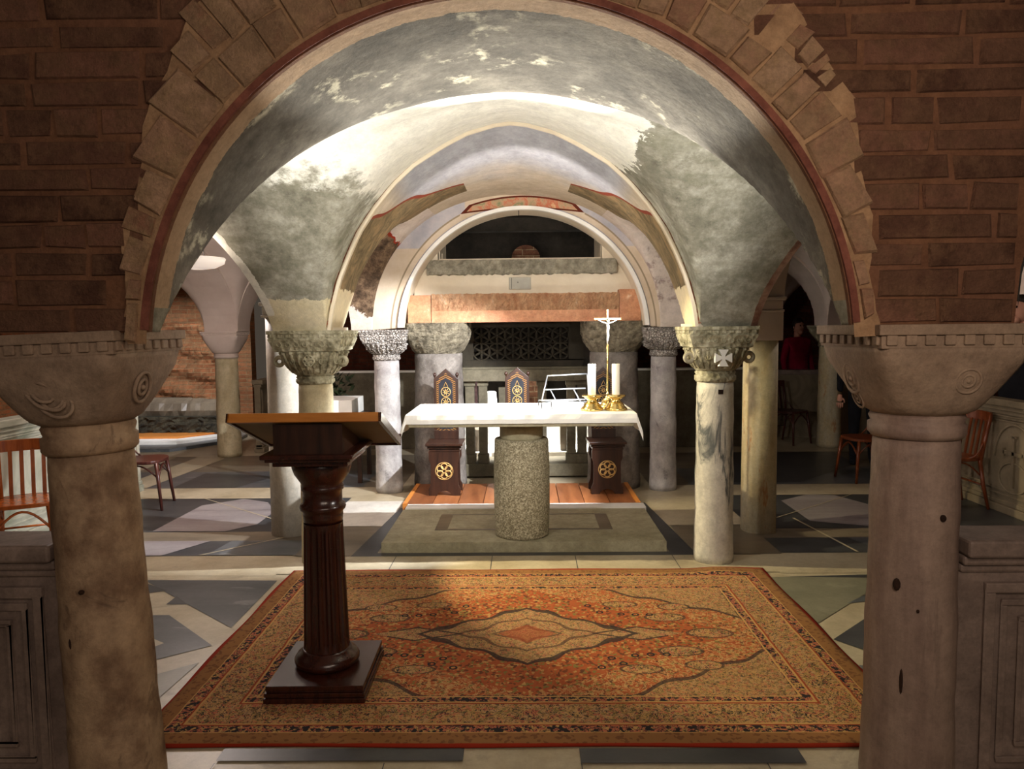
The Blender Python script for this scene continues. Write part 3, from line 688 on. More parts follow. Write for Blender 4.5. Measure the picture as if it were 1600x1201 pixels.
# ------------------------------------------------------------------ columns
def ring_pts(c, r, ax1, ax2, n=28):
    c = Vector(c); return [c+Vector(ax1)*r*math.cos(2*PI*i/n)+Vector(ax2)*r*math.sin(2*PI*i/n) for i in range(n)]
def dentils(b, half, z, n, dw, dh, proud=.012):
    for s_ in range(n):
        t = -half+(s_+.5)*2*half/n
        for q in (-1, 1):
            b.box(t-dw/2, t+dw/2, q*(half-.002)-proud if q < 0 else q*(half-.002), q*(half-.002)+proud if q > 0 else q*(half-.002), z-dh, z)
            b.box(q*(half-.002)-proud if q < 0 else q*(half-.002), q*(half-.002)+proud if q > 0 else q*(half-.002), t-dw/2, t+dw/2, z-dh, z)
def column(name, label, x, y, r0_, r1, neck, capbot, half, ab, mshaft, mcap, kind='plain', top=Z0, lean=0, group='columns of the crypt', n=40, depth=None):
    t = thing(name, label, 'column', (x, y, 0), 0, group)
    hs = MB(); pr = []
    for k in range(25):
        f = k/24; zz = f*neck
        pr.append((r0_+(r1-r0_)*f+.002*math.sin(f*17)+.0015*math.sin(f*41), zz))
    hs.lathe(pr, n=n)
    sh = hs.build('shaft', mshaft, t)
    nk = MB(); nk.lathe([(r1+.004, neck-.002), (r1+.016, neck+.012), (r1+.016, neck+(capbot-neck)*.55), (r1+.006, neck+(capbot-neck)*.62), (r1+.014, capbot-.012), (r1+.008, capbot)], n=n)
    nk.build('necking', mcap if kind != 'front' else mshaft, t)
    zt = top-ab
    # bell: round below, square above
    bell = MB(); prf = []; sq = []
    N = 14
    for k in range(N+1):
        f = k/N; zz = capbot+(zt-capbot)*f
        rr = (r1+.004)+((half-.012)-(r1+.004))*f**.5
        prf.append((rr, zz)); sq.append(min(1, .1+f*1.15))
    if kind == 'carved':
        zd = zt-.085; prf = []; sq = []
        for k in range(N+1):
            f = k/N; prf.append((r1+.004+(half*.84-r1-.004)*math.sin(f*PI/2)**.75, capbot+(zd-capbot)*f)); sq.append(.42*f)
        q = 0
        while q < 26:   # drilled acanthus leaves around the bowl
            a = 2*PI*(q+.5)/26; g = lambda f: (1-.42*f)+.42*f/max(abs(math.cos(a)), abs(math.sin(a)))
            pts = []
            for f in (.12, .35, .6, .85, .97):
                r = (r1+.004+(half*.84-r1-.004)*math.sin(f*PI/2)**.75)*g(f)+.004; pts.append(Vector((r*math.cos(a), r*math.sin(a), capbot+(zd-capbot)*f)))
            bell.tube(pts, [.004, .009, .012, .010, .014], 6)
            r = (pts[-1].xy.length+.006); bell.ball((r*math.cos(a), r*math.sin(a), zd-.014), .012, 6)
            if q % 2: bell.tube(ring_pts(pts[2]+Vector((math.cos(a), math.sin(a), 0))*.006, .018, (-math.sin(a), math.cos(a), 0), (0, 0, 1), 10), .005, 5, True)
            q += 1
        b2 = MB(); b2.lathe([(half*.80, zd-.004), (half*.86, zd+.004), (half*.86, zd+.012), (half*.97, zt-.006), (half*.97, zt)], n=4, sq=[1]*5, smooth=False)
        nh = 7
        for i in range(nh):
            u = (-1+2*(i+.5)/nh)*half*.80
            for ca, sa in ((1, 0), (-1, 0), (0, 1), (0, -1)):
                cpt = Vector((ca*half*.92-sa*u, sa*half*.92+ca*u, (zd+zt)/2+.004)); b2.tube(ring_pts(cpt, .016, (-sa, ca, 0), (0, 0, 1), 10), .005, 5, True)
        b2.build('dosseret', mcap, t, bevel=.002)
    bell.lathe(prf, n=48, sq=sq)
    bl = bell.build('capital', mcap, t, bevel=0)
    a = MB()
    a.lathe([(half-.02, zt-.002), (half-.012, zt+ab*.25)], n=4, sq=[1]*2, smooth=False) if False else a.box(-half+.012, half-.012, -half+.012, half-.012, zt-.001, zt+ab*.55)
    a.box(-half, half, -half, half, zt+ab*.55, top)
    nd = 9 if kind != 'front' else 8
    dentils(a, half-.012, zt+ab*.55, nd, half*2/nd*.55, ab*.42)
    a.build('abacus', mcap, t, bevel=.004)
    return t
def rosette(parent, c, r, nrm, m, name='carved_rosette'):
    nrm = Vector(nrm).normalized(); u = nrm.cross(Vector((0, 0, 1))).normalized(); v = u.cross(nrm)
    b = MB()
    b.tube(ring_pts(c, r, u, v), r*.13, 6, True); b.tube(ring_pts(c, r*.5, u, v), r*.12, 6, True); b.ball(c, r*.2, 8)
    return b.build(name, m, parent)
# first row
tL = column('column', 'thick brown marble column with knot-carved capital at the left edge', -1.482, 2.56, .155, .136, 1.24, 1.34, .25, .075, M_COL_L, M_CAP_F, 'front')
tR = column('column', 'thick grey streaked marble column with carved capital at the right edge', 1.345, 2.56, .150, .136, 1.27, 1.35, .25, .075, M_COL_R, M_CAP_F, 'front')
tL.rotation_euler = (0, -.034, 0)
# carvings on front capitals (surface of the bell at mid height)
def knot(parent, c, r, tilt):
    b = MB(); c = Vector(c); ca, sa = math.cos(tilt), math.sin(tilt)
    for q in (-1, 1):
        for rr in (r, r*.66):
            pts = []
            for i in range(40):
                a = 2*PI*i/40; u = rr*1.25*math.cos(a)+q*r*.28; v = rr*.62*math.sin(a)
                pts.append(c+Vector((u*ca-v*sa, .012*math.sin(2*a)+.01, u*sa+v*ca)))
            b.tube(pts, r*.085, 6, True)
    return b.build('carved_knot', M_CAP_F, parent)
knot(tL, (-.02, -.214, 1.463), .072, -.75)
rosette(tL, (.214, -.03, 1.455), .052, (1, 0, -.25), M_CAP_F)
rosette(tR, (-.206, .04, 1.465), .052, (-1, 0, -.25), M_CAP_F)
rosette(tR, (-.182, .04, 1.395), .034, (-1, 0, -.4), M_CAP_F)
rosette(tR, (.05, -.208, 1.47), .04, (0, -1, -.3), M_CAP_F)
def chips(parent, r_, items):
    for a, z_, w_, h_ in items:
        b = MB(); b.ball((r_*math.cos(a), r_*math.sin(a), z_), 1, 10, (w_, w_, h_)); b.build('hole_shade', M_DARKHOLE, parent)
M_DARKHOLE = mat('hole_shade_brown', (34, 22, 16), (56, 36, 26), None, 20, .95, .5)  # dark brown solids put the shade inside holes into colour
chips(tR, .146, ((-1.42, 1.015, .010, .012), (-2.35, .78, .012, .022), (-2.2, .45, .006, .045), (-1.9, .70, .005, .006)))
chips(tL, .146, ((-1.5, .78, .010, .008), (-1.9, .60, .006, .02)))
# second row
t2L = column('column', 'cream marble column with deeply carved capital behind the lectern', -1.475, 5.20, .130, .118, 1.28, 1.335, .255, .055, M_COL2L, M_CAP2, 'carved')
t2R = column('column', 'veined white marble column with cross-carved capital right of the rug', 1.325, 5.18, .135, .125, 1.27, 1.345, .235, .055, M_COL2R, M_CAP2, 'carved')
for t_, h_ in ((t2L, .255), (t2R, .235)):
    # volutes at the sides
    for q in (-1, 1):
        b = MB(); b.tube(ring_pts((q*(h_*.86), -.10, 1.44), (.028), (1, 0, 0), (0, 0, 1)), .015, 8, True)
        
        b.build('volute', M_TRIM if t_ is t2R else M_CAP2, t_)
b = MB(); b.box(-.010, .022, -.135, -.118, 1.19, 1.22); b.build('hole_shade', M_DARKHOLE, t2R)
b = MB()   # pierced flower boss on left capital
for i in range(6):
    a = i*PI/3; b.tube(ring_pts((.02+.022*math.cos(a), -.225, 1.445+.022*math.sin(a)), .016, (1, 0, 0), (0, 0, 1), 12), .006, 6, True)
b.build('carved_boss', M_CAP2, t2L)
# flared cross on right capital
b = MB()
cr = []
for q in range(4):
    a = q*PI/2; e = Vector((math.cos(a), math.sin(a))); f_ = Vector((-e.y, e.x))
    cr += [e*.016-f_*.012 if False else e*.014-f_*.009, e*.056-f_*.032, e*.056+f_*.032, e*.014+f_*.009]
b.prism([(p.x, p.y) for p in cr], lambda u, v, d: (u, d, 1.440+v), -.222, -.185)
b.build('carved_cross', M_WHITEST, t2R)['label'] = 'pale flared cross in relief'
# third row
column('column', 'slim pitted grey column left of the big granite column', -1.395, 7.49, .135, .125, 1.345, 1.40, .235, .05, M_COL3, M_CAP3, 'carved')
column('column', 'slim pale veined column right of the big granite column', 1.40, 7.51, .135, .125, 1.36, 1.42, .235, .05, M_COL3, M_CAP3, 'carved')
# aisle columns far back
column('column', 'plain stone column with smooth cubic capital in the left aisle', -3.93, 9.72, .155, .140, 1.30, 1.36, .24, .05, M_COL2L, M_PINKPL, 'plain')
column('column', 'plain stone column deep in the right aisle', 4.14, 10.12, .155, .145, 1.36, 1.42, .24, .05, M_PILR, M_TRIM, 'plain')
# big rough columns
for x, lab in ((-.895, 'massive grey granite column left of the sarcophagus'), (.925, 'massive grey granite column right of the sarcophagus')):
    t = thing('column', lab, 'column', (x, 7.72, 0))
    b = MB(); prf = [(.275-.03*k/20+.004*math.sin(k*1.7), 1.40*k/20) for k in range(21)]; b.lathe(prf, n=40); b.build('shaft', M_BIG, t)
    b = MB(); q = -1 if x < 0 else 1; N = 14
    prf = []; N = 20
    for k in range(N+1):
        f = k/N; prf.append((.235+.105*math.sin(min(f*1.5, 1)*PI/2), 1.40+.315*f))
    b.lathe(prf, n=72, sq=[min(.5, k/N*.8) for k in range(N+1)], smooth=False)
    rr = random.Random(3)
    b.v = [(vx*(1+rr.uniform(-.035, .02)), vy*(1+rr.uniform(-.035, .02)), vz+(rr.uniform(-.006, .006) if vz < 1.70 else 0)) for vx, vy, vz in b.v]
    b.build('capital', M_BIGCAP, t)
# square pilasters with moulded imposts
for x, mm, lab, sx in ((-1.93, M_PILL, 'smooth round-edged white pillar behind the left carved column', -1), (1.88, M_PILR, 'ochre stained marble pillar behind the right carved column', 1)):
    t = thing('pillar', lab, 'pillar', (x, 5.95, 0))
    b = MB()
    if sx < 0: b.lathe([(.150, 0), (.148, .6), (.145, 1.2), (.143, 1.83)], n=36)
    else: b.lathe([(.134, 0), (.131, .8), (.129, 1.535)], n=48, sq=[.35]*3)
    b.build('shaft', mm, t)
    b = MB()
    if sx > 0:
        b.box(-.134, .134, -.134, .134, 1.535, 1.76)
    b.box(-.140, .140, -.140, .140, 1.755, 1.775); b.box(-.130, .130, -.130, .130, 1.775, 1.845); b.box(-.150, .150, -.150, .150, 1.845, 1.875)
    b.build('impost', M_PINKPL if sx > 0 else M_PILL, t, bevel=.008)

# ------------------------------------------------------------------ third arch, lintel, infill
def ring_face():
    b = MB(); n = 72; P = []
    for i in range(n+1):
        t = i/n; xo = CX2-1.40*math.cos(PI*t); zo = Z0+prof(xo-CX2, 1.40, 1.28, 2.15); xi = CX3-1.188*math.cos(PI*t); zi = Z0+A3(xi)
        P.append([(xi, 7.25+.0, zi), (xo, 7.25, zo)])
    b.grid(P, False)
    Q = [[(p[0][0], 7.25, p[0][2]), (p[0][0], 7.62, p[0][2])] for p in P]; b.cur = 1; b.grid(Q, True)
    R_ = [[(p[0][0], 7.62, p[0][2]), (p[1][0], 7.62, p[1][2])] for p in P]; b.cur = 0; b.grid(R_, False)
    return b
def apse_face_mat():
    m = M('painted_arch_face', .9, 0, .1, 'World'); n = m.noise(6, 7, .7)
    h = m.z-Z0; ax = (m.x+.01).abs(); rr = (ax.pw(2)+(h+.05).pw(2)).pw(.5)
    c = m.ramp(n, [(.3, (196, 176, 150)), (.7, (212, 196, 176))])
    c = m.mix(rr.gt(1.30)*ax.gt(.55)*h.gt(.78), c, m.ramp(n, [(.3, (164, 164, 172)), (.7, (196, 188, 188))]))
    c = m.mix(rr.gt(1.285)*rr.lt(1.30)*ax.gt(.6), c, (150, 134, 112)); c = m.mix(rr.gt(1.195)*rr.lt(1.235), c, (168, 168, 178))
    pan = ax.lt(.50-(h-1.2)*1.0)*h.gt(1.145+ax*ax*-.12)*h.lt(1.272-ax*ax*.32)
    c = m.mix(pan, c, (92, 40, 28))
    pin = ax.lt(.46-(h-1.2)*1.0)*h.gt(1.160+ax*ax*-.12)*h.lt(1.255-ax*ax*.32)
    c = m.mix(pin, c, m.ramp(m.noise(7, 6, .7, 1.5), [(.36, (120, 134, 100)), (.48, (182, 150, 120)), (.6, (186, 104, 78)), (.7, (206, 170, 130))]))
    m.color(c).bump(n, .2, .006); return m.m
struct(ring_face().build('trim_7', [apse_face_mat(), M_CREAM], recalc=False), 'painted plaster face of the altar arch with a fresco panel at its crown', 'arch')
arch_strip('trim_8', M_WHITEST, A3, CX3, 1.188, 7.225, .06, -.002, .035, 'white raised edge ring of the altar arch')
# infill wall over lintel
b = MB(); xs = aspan(CX3, 1.186, 60)
for i in range(60):
    xa, xb = xs[i], xs[i+1]; za, zb = Z0+A3(xa), Z0+A3(xb); mid = (xa+xb)/2
    segs = [(1.98, 2.36)] if -.86 < mid < .78 else [(1.98, 9)]
    for s0, s1 in segs:
        if min(za, zb) <= s0: continue
        b.add([(xa, 7.60, s0), (xb, 7.60, s0), (xb, 7.60, min(zb, s1)), (xa, 7.60, min(za, s1))], [(0, 1, 2, 3)])
        b.add([(xa, 7.85, s0), (xb, 7.85, s0), (xb, 7.85, min(zb, s1)), (xa, 7.85, min(za, s1))], [(0, 1, 2, 3)])
b.box(-.87, -.86, 7.60, 8.3, 2.34, 2.70); b.box(.78, .79, 7.60, 8.3, 2.34, 2.70); b.box(-.81, .74, 7.6, 8.3, 2.335, 2.345)
struct(b.build('wall_back', M_CREAM, recalc=False), 'cream plaster infill wall under the altar arch', 'wall')
b = MB(); b.box(-.925, .945, 7.44, 7.9, 1.715, 1.83); P = []
rr = random.Random(5); nx = 90
for i in range(nx+1):
    row = []; x = -.925+1.87*i/nx
    for k in range(9):
        row.append((x, 7.44+(rr.uniform(-.012, .006) if 0 < i < nx and 0 < k < 8 else 0), 1.83+.17*k/8+(rr.uniform(-.006, .004) if k == 8 else 0)))
    row.append((x, 7.9, 2.0)); P.append(row)
b.cur = 1; b.grid(P, False); b.cur = 0
lt = thing('lintel', 'orange-red marble lintel spanning the two massive granite columns', 'lintel', (0, 0, 0))
b.build('beam', [M_LINTEL, M_LINTELR], lt)
b = MB(); b.box(-1.165, -.93, 7.45, 7.9, 1.715, 1.99); b.build('end_block', M_LINTEL, lt, bevel=.003)
b = MB(); b.box(.95, 1.165, 7.45, 7.9, 1.715, 2.03); b.build('end_block', M_LINTEL, lt, bevel=.003)
b = MB(); P = []
for i in range(71):
    x = -.98+1.92*i/70; P.append([(x, 7.60, 2.195+rr.uniform(-.01, .01))]+[(x, 7.555+rr.uniform(-.014, .006), 2.20+.145*k/6) for k in range(7)]+[(x, 7.598, 2.348)])
b.grid(P, False); tag(b.build('rough_stone_band', M_ROUGHB), 'rough grey stone block band below the dark arched opening', 'stone block')
b = MB(); b.box(-.15, .07, 7.565, 7.60, 2.045, 2.165)
t = thing('metal_box', 'small grey metal access box above the red lintel', 'box', (0, 0, 0)); b.build('cover', mat('grey_metal', (150, 146, 134), (170, 166, 152), None, 5, .5, 0), t, bevel=.003)
b = MB(); b.box(-.125, -.121, 7.560, 7.566, 2.05, 2.16); b.build('hinge', M_IRON, t); b = MB(); b.box(-.065, -.056, 7.555, 7.566, 2.11, 2.119); b.build('knob', M_IRON, t)
b = MB(); b.box(-.046, -.040, 7.30, 7.306, 2.72, 2.83); tag(b.build('ceiling_hook', M_IRON), 'thin black iron hook hanging from the crown of the altar arch', 'hook')
# chamber behind the opening
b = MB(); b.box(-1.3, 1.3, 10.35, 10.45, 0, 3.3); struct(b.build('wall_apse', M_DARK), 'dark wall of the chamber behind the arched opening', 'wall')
b = MB(); 
p = [(-.19, -.02)]+[(.19*-math.cos(PI*i/16), 2.58+.17*math.sin(PI*i/16)) for i in range(17)]+[(.19, -.02)]
b.prism(p, lambda u, v, d: (u+.03, d, v+.02), 10.12, 10.34)
tag(b.build('brick_niche', brickmat('banded_brick', ((150, 110, 84), (110, 70, 50), (90, 56, 42)), (170, 150, 120), .3, .08)), 'small round-topped banded brick niche seen in the dark opening', 'niche')
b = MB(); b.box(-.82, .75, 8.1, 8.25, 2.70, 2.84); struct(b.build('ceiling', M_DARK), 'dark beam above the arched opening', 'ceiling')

# ------------------------------------------------------------------ sarcophagus / shrine
t = thing('sarcophagus', 'dark marble shrine with pierced star tracery and colonnettes behind the altar', 'sarcophagus', (-.01, 8.2, 0))
def tracery(parent):
    # slab with round holes and petals: ring and spoke bars over a dark void
    b = MB(); b.box(-.68, .66, .20, .26, 1.22, 1.78); b.build('back_slab', M_DARK, parent)
    b = MB()
    b.box(-.68, .66, .06, .12, 1.22, 1.30); b.box(-.68, .66, .06, .12, 1.665, 1.78); b.box(-.68, -.56, .06, .12, 1.30, 1.665); b.box(.50, .66, .06, .12, 1.30, 1.665)
    b.build('frame', M_TRAC, parent, bevel=.006)
    b = MB(); R = .095
    for i in range(6):
        for j in range(2):
            cx = -.47+i*.176; cz = 1.392+j*.182
            b.tube([Vector((cx+R*math.cos(a*PI/12), .09, cz+R*math.sin(a*PI/12))) for a in range(24)], .011, 6, True)
            for k in range(6):
                a = k*PI/3+PI/6
                b.tube([Vector((cx+.02*math.cos(a), .09, cz+.02*math.sin(a))), Vector((cx+R*math.cos(a), .09, cz+R*math.sin(a)))], [.016, .009], 6)
            b.ball((cx, .09, cz), .024, 8)
    b.box(-.56, .50, .085, .10, 1.478, 1.492)
    b.build('tracery_screen', M_TRAC, parent)
tracery(t)
b = MB(); b.box(-.80, .74, -.12, .3, 1.075, 1.205); b.box(-.76, .70, -.08, .3, 1.20, 1.23); b.build('slab', M_SARC, t, bevel=.008)
b = MB(); b.box(-.80, .76, -.10, .4, 0.02, .16); b.build('base_beam', M_SARC, t, bevel=.008)
for x in (-.60, -.455, -.13, .20, .52, .64):
    b = MB(); w = .048 if abs(x) < .6 else .05
    b.box(x-w-.012, x+w+.012, -.06, .06, .158, .26); b.box(x-w, x+w, -.05, .05, .26, 1.02); b.box(x-w-.012, x+w+.012, -.06, .06, 1.02, 1.076)
    b.build('colonnette', M_SARC, t, bevel=.006)
b = MB(); b.box(-.28, -.16, .0, .12, .78, 1.0); b.build('middle_panel', M_SARC, t)
b = MB(); b.box(-1.0, 1.0, 8.75, 10.1, .0, .18); b.box(-1.0, 1.0, 9.35, 10.1, .18, .58)
tag(b.build('white_bench', M_WHITEST), 'brightly lit white stone bench seen between the shrine colonnettes', 'bench')
b = MB(); b.box(-.68, -.52, 8.85, 9.05, .181, .44)
tag(b.build('stone_fragment', M_FL_BROWN), 'brown stone fragment on the white bench, seen under the altar at left', 'stone')
b = MB(); b.box(.42, .52, 8.85, 9.05, .181, .50)
tag(b.build('stone_fragment', M_FL_BROWN), 'brown stone fragment on the white bench, seen under the altar at right', 'stone')
b = MB(); P = []
for i in range(13):
    a = PI*i/12; P.append((-.335+.065*-math.cos(a)*1.0, 1.0+.02*math.sin(a)))
p = [(-.52, .581)]+[(u-.10, v-.17) for u, v in P]+[(-.35, .581)]
b.prism(p, lambda u, v, d: (u-.0, d, v), 9.42, 9.55)
tag(b.build('white_headstone', M_WHITEST), 'small white round-topped stone glowing behind the altar', 'stone')
b = MB(); b.box(-.74, -.62, 9.6, 9.7, .581, 1.06); tag(b.build('grave_slab', mat('purple_grey_cloth', (120, 90, 96), (168, 144, 148), None, 9, .9, .2)), 'purple grey upright slab seen beside the left throne', 'slab')

# ------------------------------------------------------------------ altar step, platform, altar
b = MB(); b.box(-1.075, 1.035, 5.385, 6.40, 0, .075); b.cur = 1
b.box(-.72, -.62, 5.72, 6.22, .0745, .0765); b.box(.58, .68, 5.72, 6.22, .0745, .0765); b.box(-.62, .58, 5.72, 5.76, .0745, .0765); b.box(-.62, .58, 6.2, 6.22, .0745, .0765)
b.cur = 2; b.box(-1.06, 1.05, 6.40, 6.56, 0, .085)
tag(b.build('altar_step', [M_STEPSTONE, M_FL_BROWN, M_WHITEST], bevel=.006), 'low grey stone step with inlaid frame under the altar', 'step')
t = thing('wooden_platform', 'reddish plank platform behind the altar carrying the thrones', 'platform', (-.04, 7.1, 0))
for i in range(9):
    w = 2.06/9; x = -1.03+i*w
    b = MB(); c1, c2 = ((130, 76, 42), (158, 100, 60)) if i % 2 else ((110, 62, 34), (140, 86, 50))
    b.box(x, x+w-.006, -.53, .33, .03, .084); b.build('plank', mat('red_brown_plank', c1, c2, None, 3, .4, .05, .002, 0, (6, 1, 1), spec=.5), t, bevel=.002)
for q in (-1, 1):
    b = MB(); b.box(q*1.05-.02, q*1.05+.02, -.53, .33, .0, .088); b.build('side_trim', M_ORANGEW, t)
t = thing('altar', 'round speckled granite drum carrying a stone table slab', 'altar', (-.03, 5.62, .001))
b = MB(); b.lathe([(.203, .076), (.205, .09), (.213, .3), (.213, .60), (.205, .80), (.20, .815)], n=64); b.build('drum', M_ALTARCYL, t)
b = MB(); b.lathe([(.150, .81), (.165, .83), (.165, .90), (.16, .955)], n=48); b.build('neck', M_STEPSTONE, t)
b = MB(); b.box(-.80, .80, -.40, .36, .953, 1.035); b.build('table_slab', M_STEPSTONE, t, bevel=.006)
# linen cloth over the slab
b = MB(); nx, ny = 96, 30; P = []
hw, y0c, y1c, zt = .815, -.413, .373, 1.042
drop = .062; sdrop = .13
def cl(u, v):
    x = max(-hw, min(hw, u)); y = max(y0c, min(y1c, v)); z = zt; ox = abs(u)-hw; oy = (y0c-v) if v < y0c else (v-y1c if v > y1c else 0)
    if ox > 0: z -= ox; x += math.copysign(.035*ox/sdrop*(1+.4*math.sin(v*9)), u)
    if oy > 0: z -= oy; y += (-.004 if v < y0c else .004)+.003*math.sin(u*30)
    return (x, y, z)
us = [-hw-sdrop]+[-hw-sdrop*.5]+[-hw+2*hw*i/60 for i in range(61)]+[hw+sdrop*.5, hw+sdrop]
vs = [y0c-drop, y0c-drop*.5]+[y0c+(y1c-y0c)*i/16 for i in range(17)]+[y1c+drop*.5, y1c+drop]
b.grid([[cl(u, v) for v in vs] for u in us], False)
o = b.build('altar_cloth', M_CLOTH, loc=(-.03, 5.62, 0), solid=.004); tag(o, 'white linen cloth spread over the altar table', 'tablecloth')

# candlesticks, candles, cross, book stand
def candlestick(x, y, label):
    t = thing('candlestick', label, 'candlestick', (x, y, 1.048), 0, 'brass candlesticks on the altar')
    b = MB(); b.lathe([(.082, 0), (.085, .006), (.080, .016), (.066, .030), (.062, .036), (.055, .050), (.040, .062), (.033, .075), (.038, .082), (.050, .088), (.058, .094), (.058, .102), (.03, .104)], n=40)
    b.build('base', M_BRASS, t)
    b = MB(); b.lathe([(.07, .100), (.074, .104), (.070, .112), (.03, .112)], n=36); b.build('drip_pan', M_BRASS, t)
def candle(x, y, label, h=.225):
    t = thing('candle', label, 'candle', (x, y, 1.048+.113), 0, 'altar candles')
    b = MB(); b.lathe([(.028, 0), (.029, .002), (.029, h-.004), (.026, h), (.004, h-.004)], n=32); b.build('wax', M_CANDLE, t)
    b = MB(); b.tube([(0, 0, h-.006), (0, .001, h+.010)], .0018, 6); b.build('wick', M_IRON, t)
candlestick(.490, 5.42, 'brass candlestick nearer the middle of the altar cloth')
candlestick(.665, 5.42, 'brass candlestick at the right end of the altar cloth')
candle(.490, 5.42, 'thick white candle on the brass stick nearer the middle of the altar')
candle(.665, 5.42, 'thick white candle on the brass stick at the right end of the altar')
t = thing('altar_cross', 'tall slender brass crucifix standing between the two candles', 'crucifix', (.625, 5.60, 1.048))
b = MB(); b.lathe([(.075, 0), (.078, .005), (.06, .02), (.045, .04), (.05, .05), (.02, .075), (.012, .1), (.008, .12)], n=28); b.build('foot', M_BRASS, t)
b = MB(); b.tube([(0, 0, .1), (0, 0, .47)], .008, 10); b.box(-.007, .007, -.006, .006, .46, .735); b.box(-.10, .10, -.006, .006, .658, .672); b.build('cross', M_BRASS, t, bevel=.001)
b = MB()   # corpus: torso, legs, spread arms, bowed head
b.tube([(0, -.014, .628), (.003, -.016, .60), (-.002, -.014, .57), (.002, -.018, .545), (-.002, -.014, .51), (0, -.013, .475)], [.010, .013, .010, .011, .008, .005], 8)
b.tube([(0, -.014, .63), (-.035, -.013, .640), (-.072, -.010, .660)], [.006, .0045, .0035], 6); b.tube([(0, -.014, .63), (.035, -.013, .640), (.072, -.010, .660)], [.006, .0045, .0035], 6)
b.ball((.003, -.018, .646), .010, 8, (1, 1, 1.25)); b.build('corpus', M_SILVER, t)
t = thing('book_stand', 'folding steel wire book stand on the altar cloth', 'book stand', (.30, 5.66, 1.048), math.radians(6))
b = MB()
q = .0045
def seg(b, a, c, r=q): b.tube([a, c], r, 6)
LL, RR = -.185, .175
for a, c in (((LL, -.10, .06), (LL+.07, .09, .235)), ((RR, -.10, .065), (RR+.02, .09, .245)), ((LL+.07, .09, .235), (RR+.02, .09, .245)), ((LL, -.10, .06), (RR, -.10, .065)), ((LL+.04, .0, .135), (RR-.01, 0, .14))): seg(b, a, c, .0055)
b.build('rest', M_STEEL, t)
b = MB()
for a, c in (((LL, -.10, .045), (RR, -.10, .045)), ((LL, .10, .045), (RR, .10, .045)), ((LL, -.10, .045), (RR, .10, .045)), ((LL+.08, 0, .13), (LL+.12, -.06, .045)), ((RR-.10, 0, .13), (RR-.06, -.06, .045))): seg(b, a, c)
b.build('brace', M_STEEL, t)
for x, y in ((LL, -.10), (LL+.07, -.14), (RR, -.10), (RR, .10), (LL, .10)):
    b = MB(); seg(b, (x, y, .0), (x, y if y != -.14 else -.10, .047)); b.build('leg', M_IRON, t)
b = MB(); b.box(.02, .06, 6.3, 6.34, 1.0, 1.01)

# ------------------------------------------------------------------ thrones
def hexp(w, zb, zs, zt_): return [(-w, zb), (w, zb), (w, zs), (0, zt_), (-w, zs)]
M_INLAY = M('gilded_dart_inlay', .5, 0, .4)
_st = ((M_INLAY.z*52+M_INLAY.x.abs()*26).frac()).gt(.45)
M_INLAY.color(M_INLAY.mix(_st, (150, 104, 50), (26, 20, 20))); M_INLAY = M_INLAY.m
def throne(x, y, label, rz=0):
    t = thing('throne_chair', label, 'chair', (x, y, .0848), rz, 'carved wooden thrones behind the altar')
    fy = lambda yy: (lambda u, v, d: (u, yy+d, v))
    b = MB(); b.prism(hexp(.118, .50, 1.085, 1.185), fy(.14), 0, .035)
    bk = b.build('backrest', M_WOODDK, t, bevel=.003)
    b = MB(); b.prism(hexp(.092, .56, 1.062, 1.142), fy(.134), 0, .008); b.build('inlay_border', M_INLAY, bk)
    b = MB(); b.prism(hexp(.066, .60, 1.045, 1.10), fy(.130), 0, .008); b.build('panel', M_NAVY, bk)
    b = MB()
    for k, cz in enumerate((.66, .76, .86, .96)):
        pts = [Vector((.045*math.cos(a*PI/10), .126, cz+.045*math.sin(a*PI/10))) for a in range(20)]
        b.tube(pts, .004, 6, True)
        for j in range(8):
            a = j*PI/4; b.tube([Vector((.006*math.cos(a), .126, cz+.006*math.sin(a))), Vector((.036*math.cos(a+.2), .126, cz+.036*math.sin(a+.2)))], [.0055, .002], 5)
    b.tube([Vector((-.02, .126, 1.01)), Vector((0, .126, 1.055)), Vector((.02, .126, 1.01))], .004, 6)
    b.build('gilded_carving', M_GOLD, bk)
    for q in (-1, 1):
        b = MB(); b.lathe([(.012, 1.075), (.008, 1.085), (.006, 1.10), (.010, 1.106), (.016, 1.118), (.017, 1.128), (.012, 1.140), (.003, 1.146)], c=(q*.108, .155), n=16); b.build('finial', M_WOODDK, t)
    b = MB(); b.box(-.17, .18, -.17, .17, .475, .50); b.box(-.155, .165, -.15, .15, .45, .475); b.box(-.14, .15, -.135, .135, .42, .45); b.build('seat', M_WOODDK, t, bevel=.004)
    b = MB(); b.box(-.118, .118, .12, .175, .50, .585); b.build('back_rail', M_WOODDK, t, bevel=.003)
    for nm, yy in (('front_panel', -.13), ('rear_panel', .10)):
        p = [(-.15, 0), (-.085, 0)]+[(-.07*math.cos(PI*i/10), .045*math.sin(PI*i/10)) for i in range(11)]+[(.085, 0), (.15, 0), (.15, .06), (.132, .10), (.128, .20), (.128, .30), (.145, .34), (.145, .42), (-.145, .42), (-.145, .34), (-.128, .30), (-.128, .20), (-.132, .10), (-.15, .06)]
        b = MB(); b.prism(p, fy(yy), 0, .03); pn = b.build(nm, M_WOODDK, t, bevel=.002)
        if nm == 'front_panel':
            b = MB(); c = Vector((0, yy-.002, .235)); b.tube(ring_pts(c, .082, (1, 0, 0), (0, 0, 1)), .004, 6, True)
            for k in range(6):
                a = k*PI/3+PI/6; b.tube(ring_pts(c+Vector((.045*math.cos(a), -.004*(k % 2), .045*math.sin(a))), .028, (1, 0, 0), (0, 0, 1), 16), .0065, 6, True)
            b.build('gilded_roundel', M_GOLD, pn)
    return t
throne(-.765, 7.02, 'carved gilded throne at the left, behind the left end of the altar')
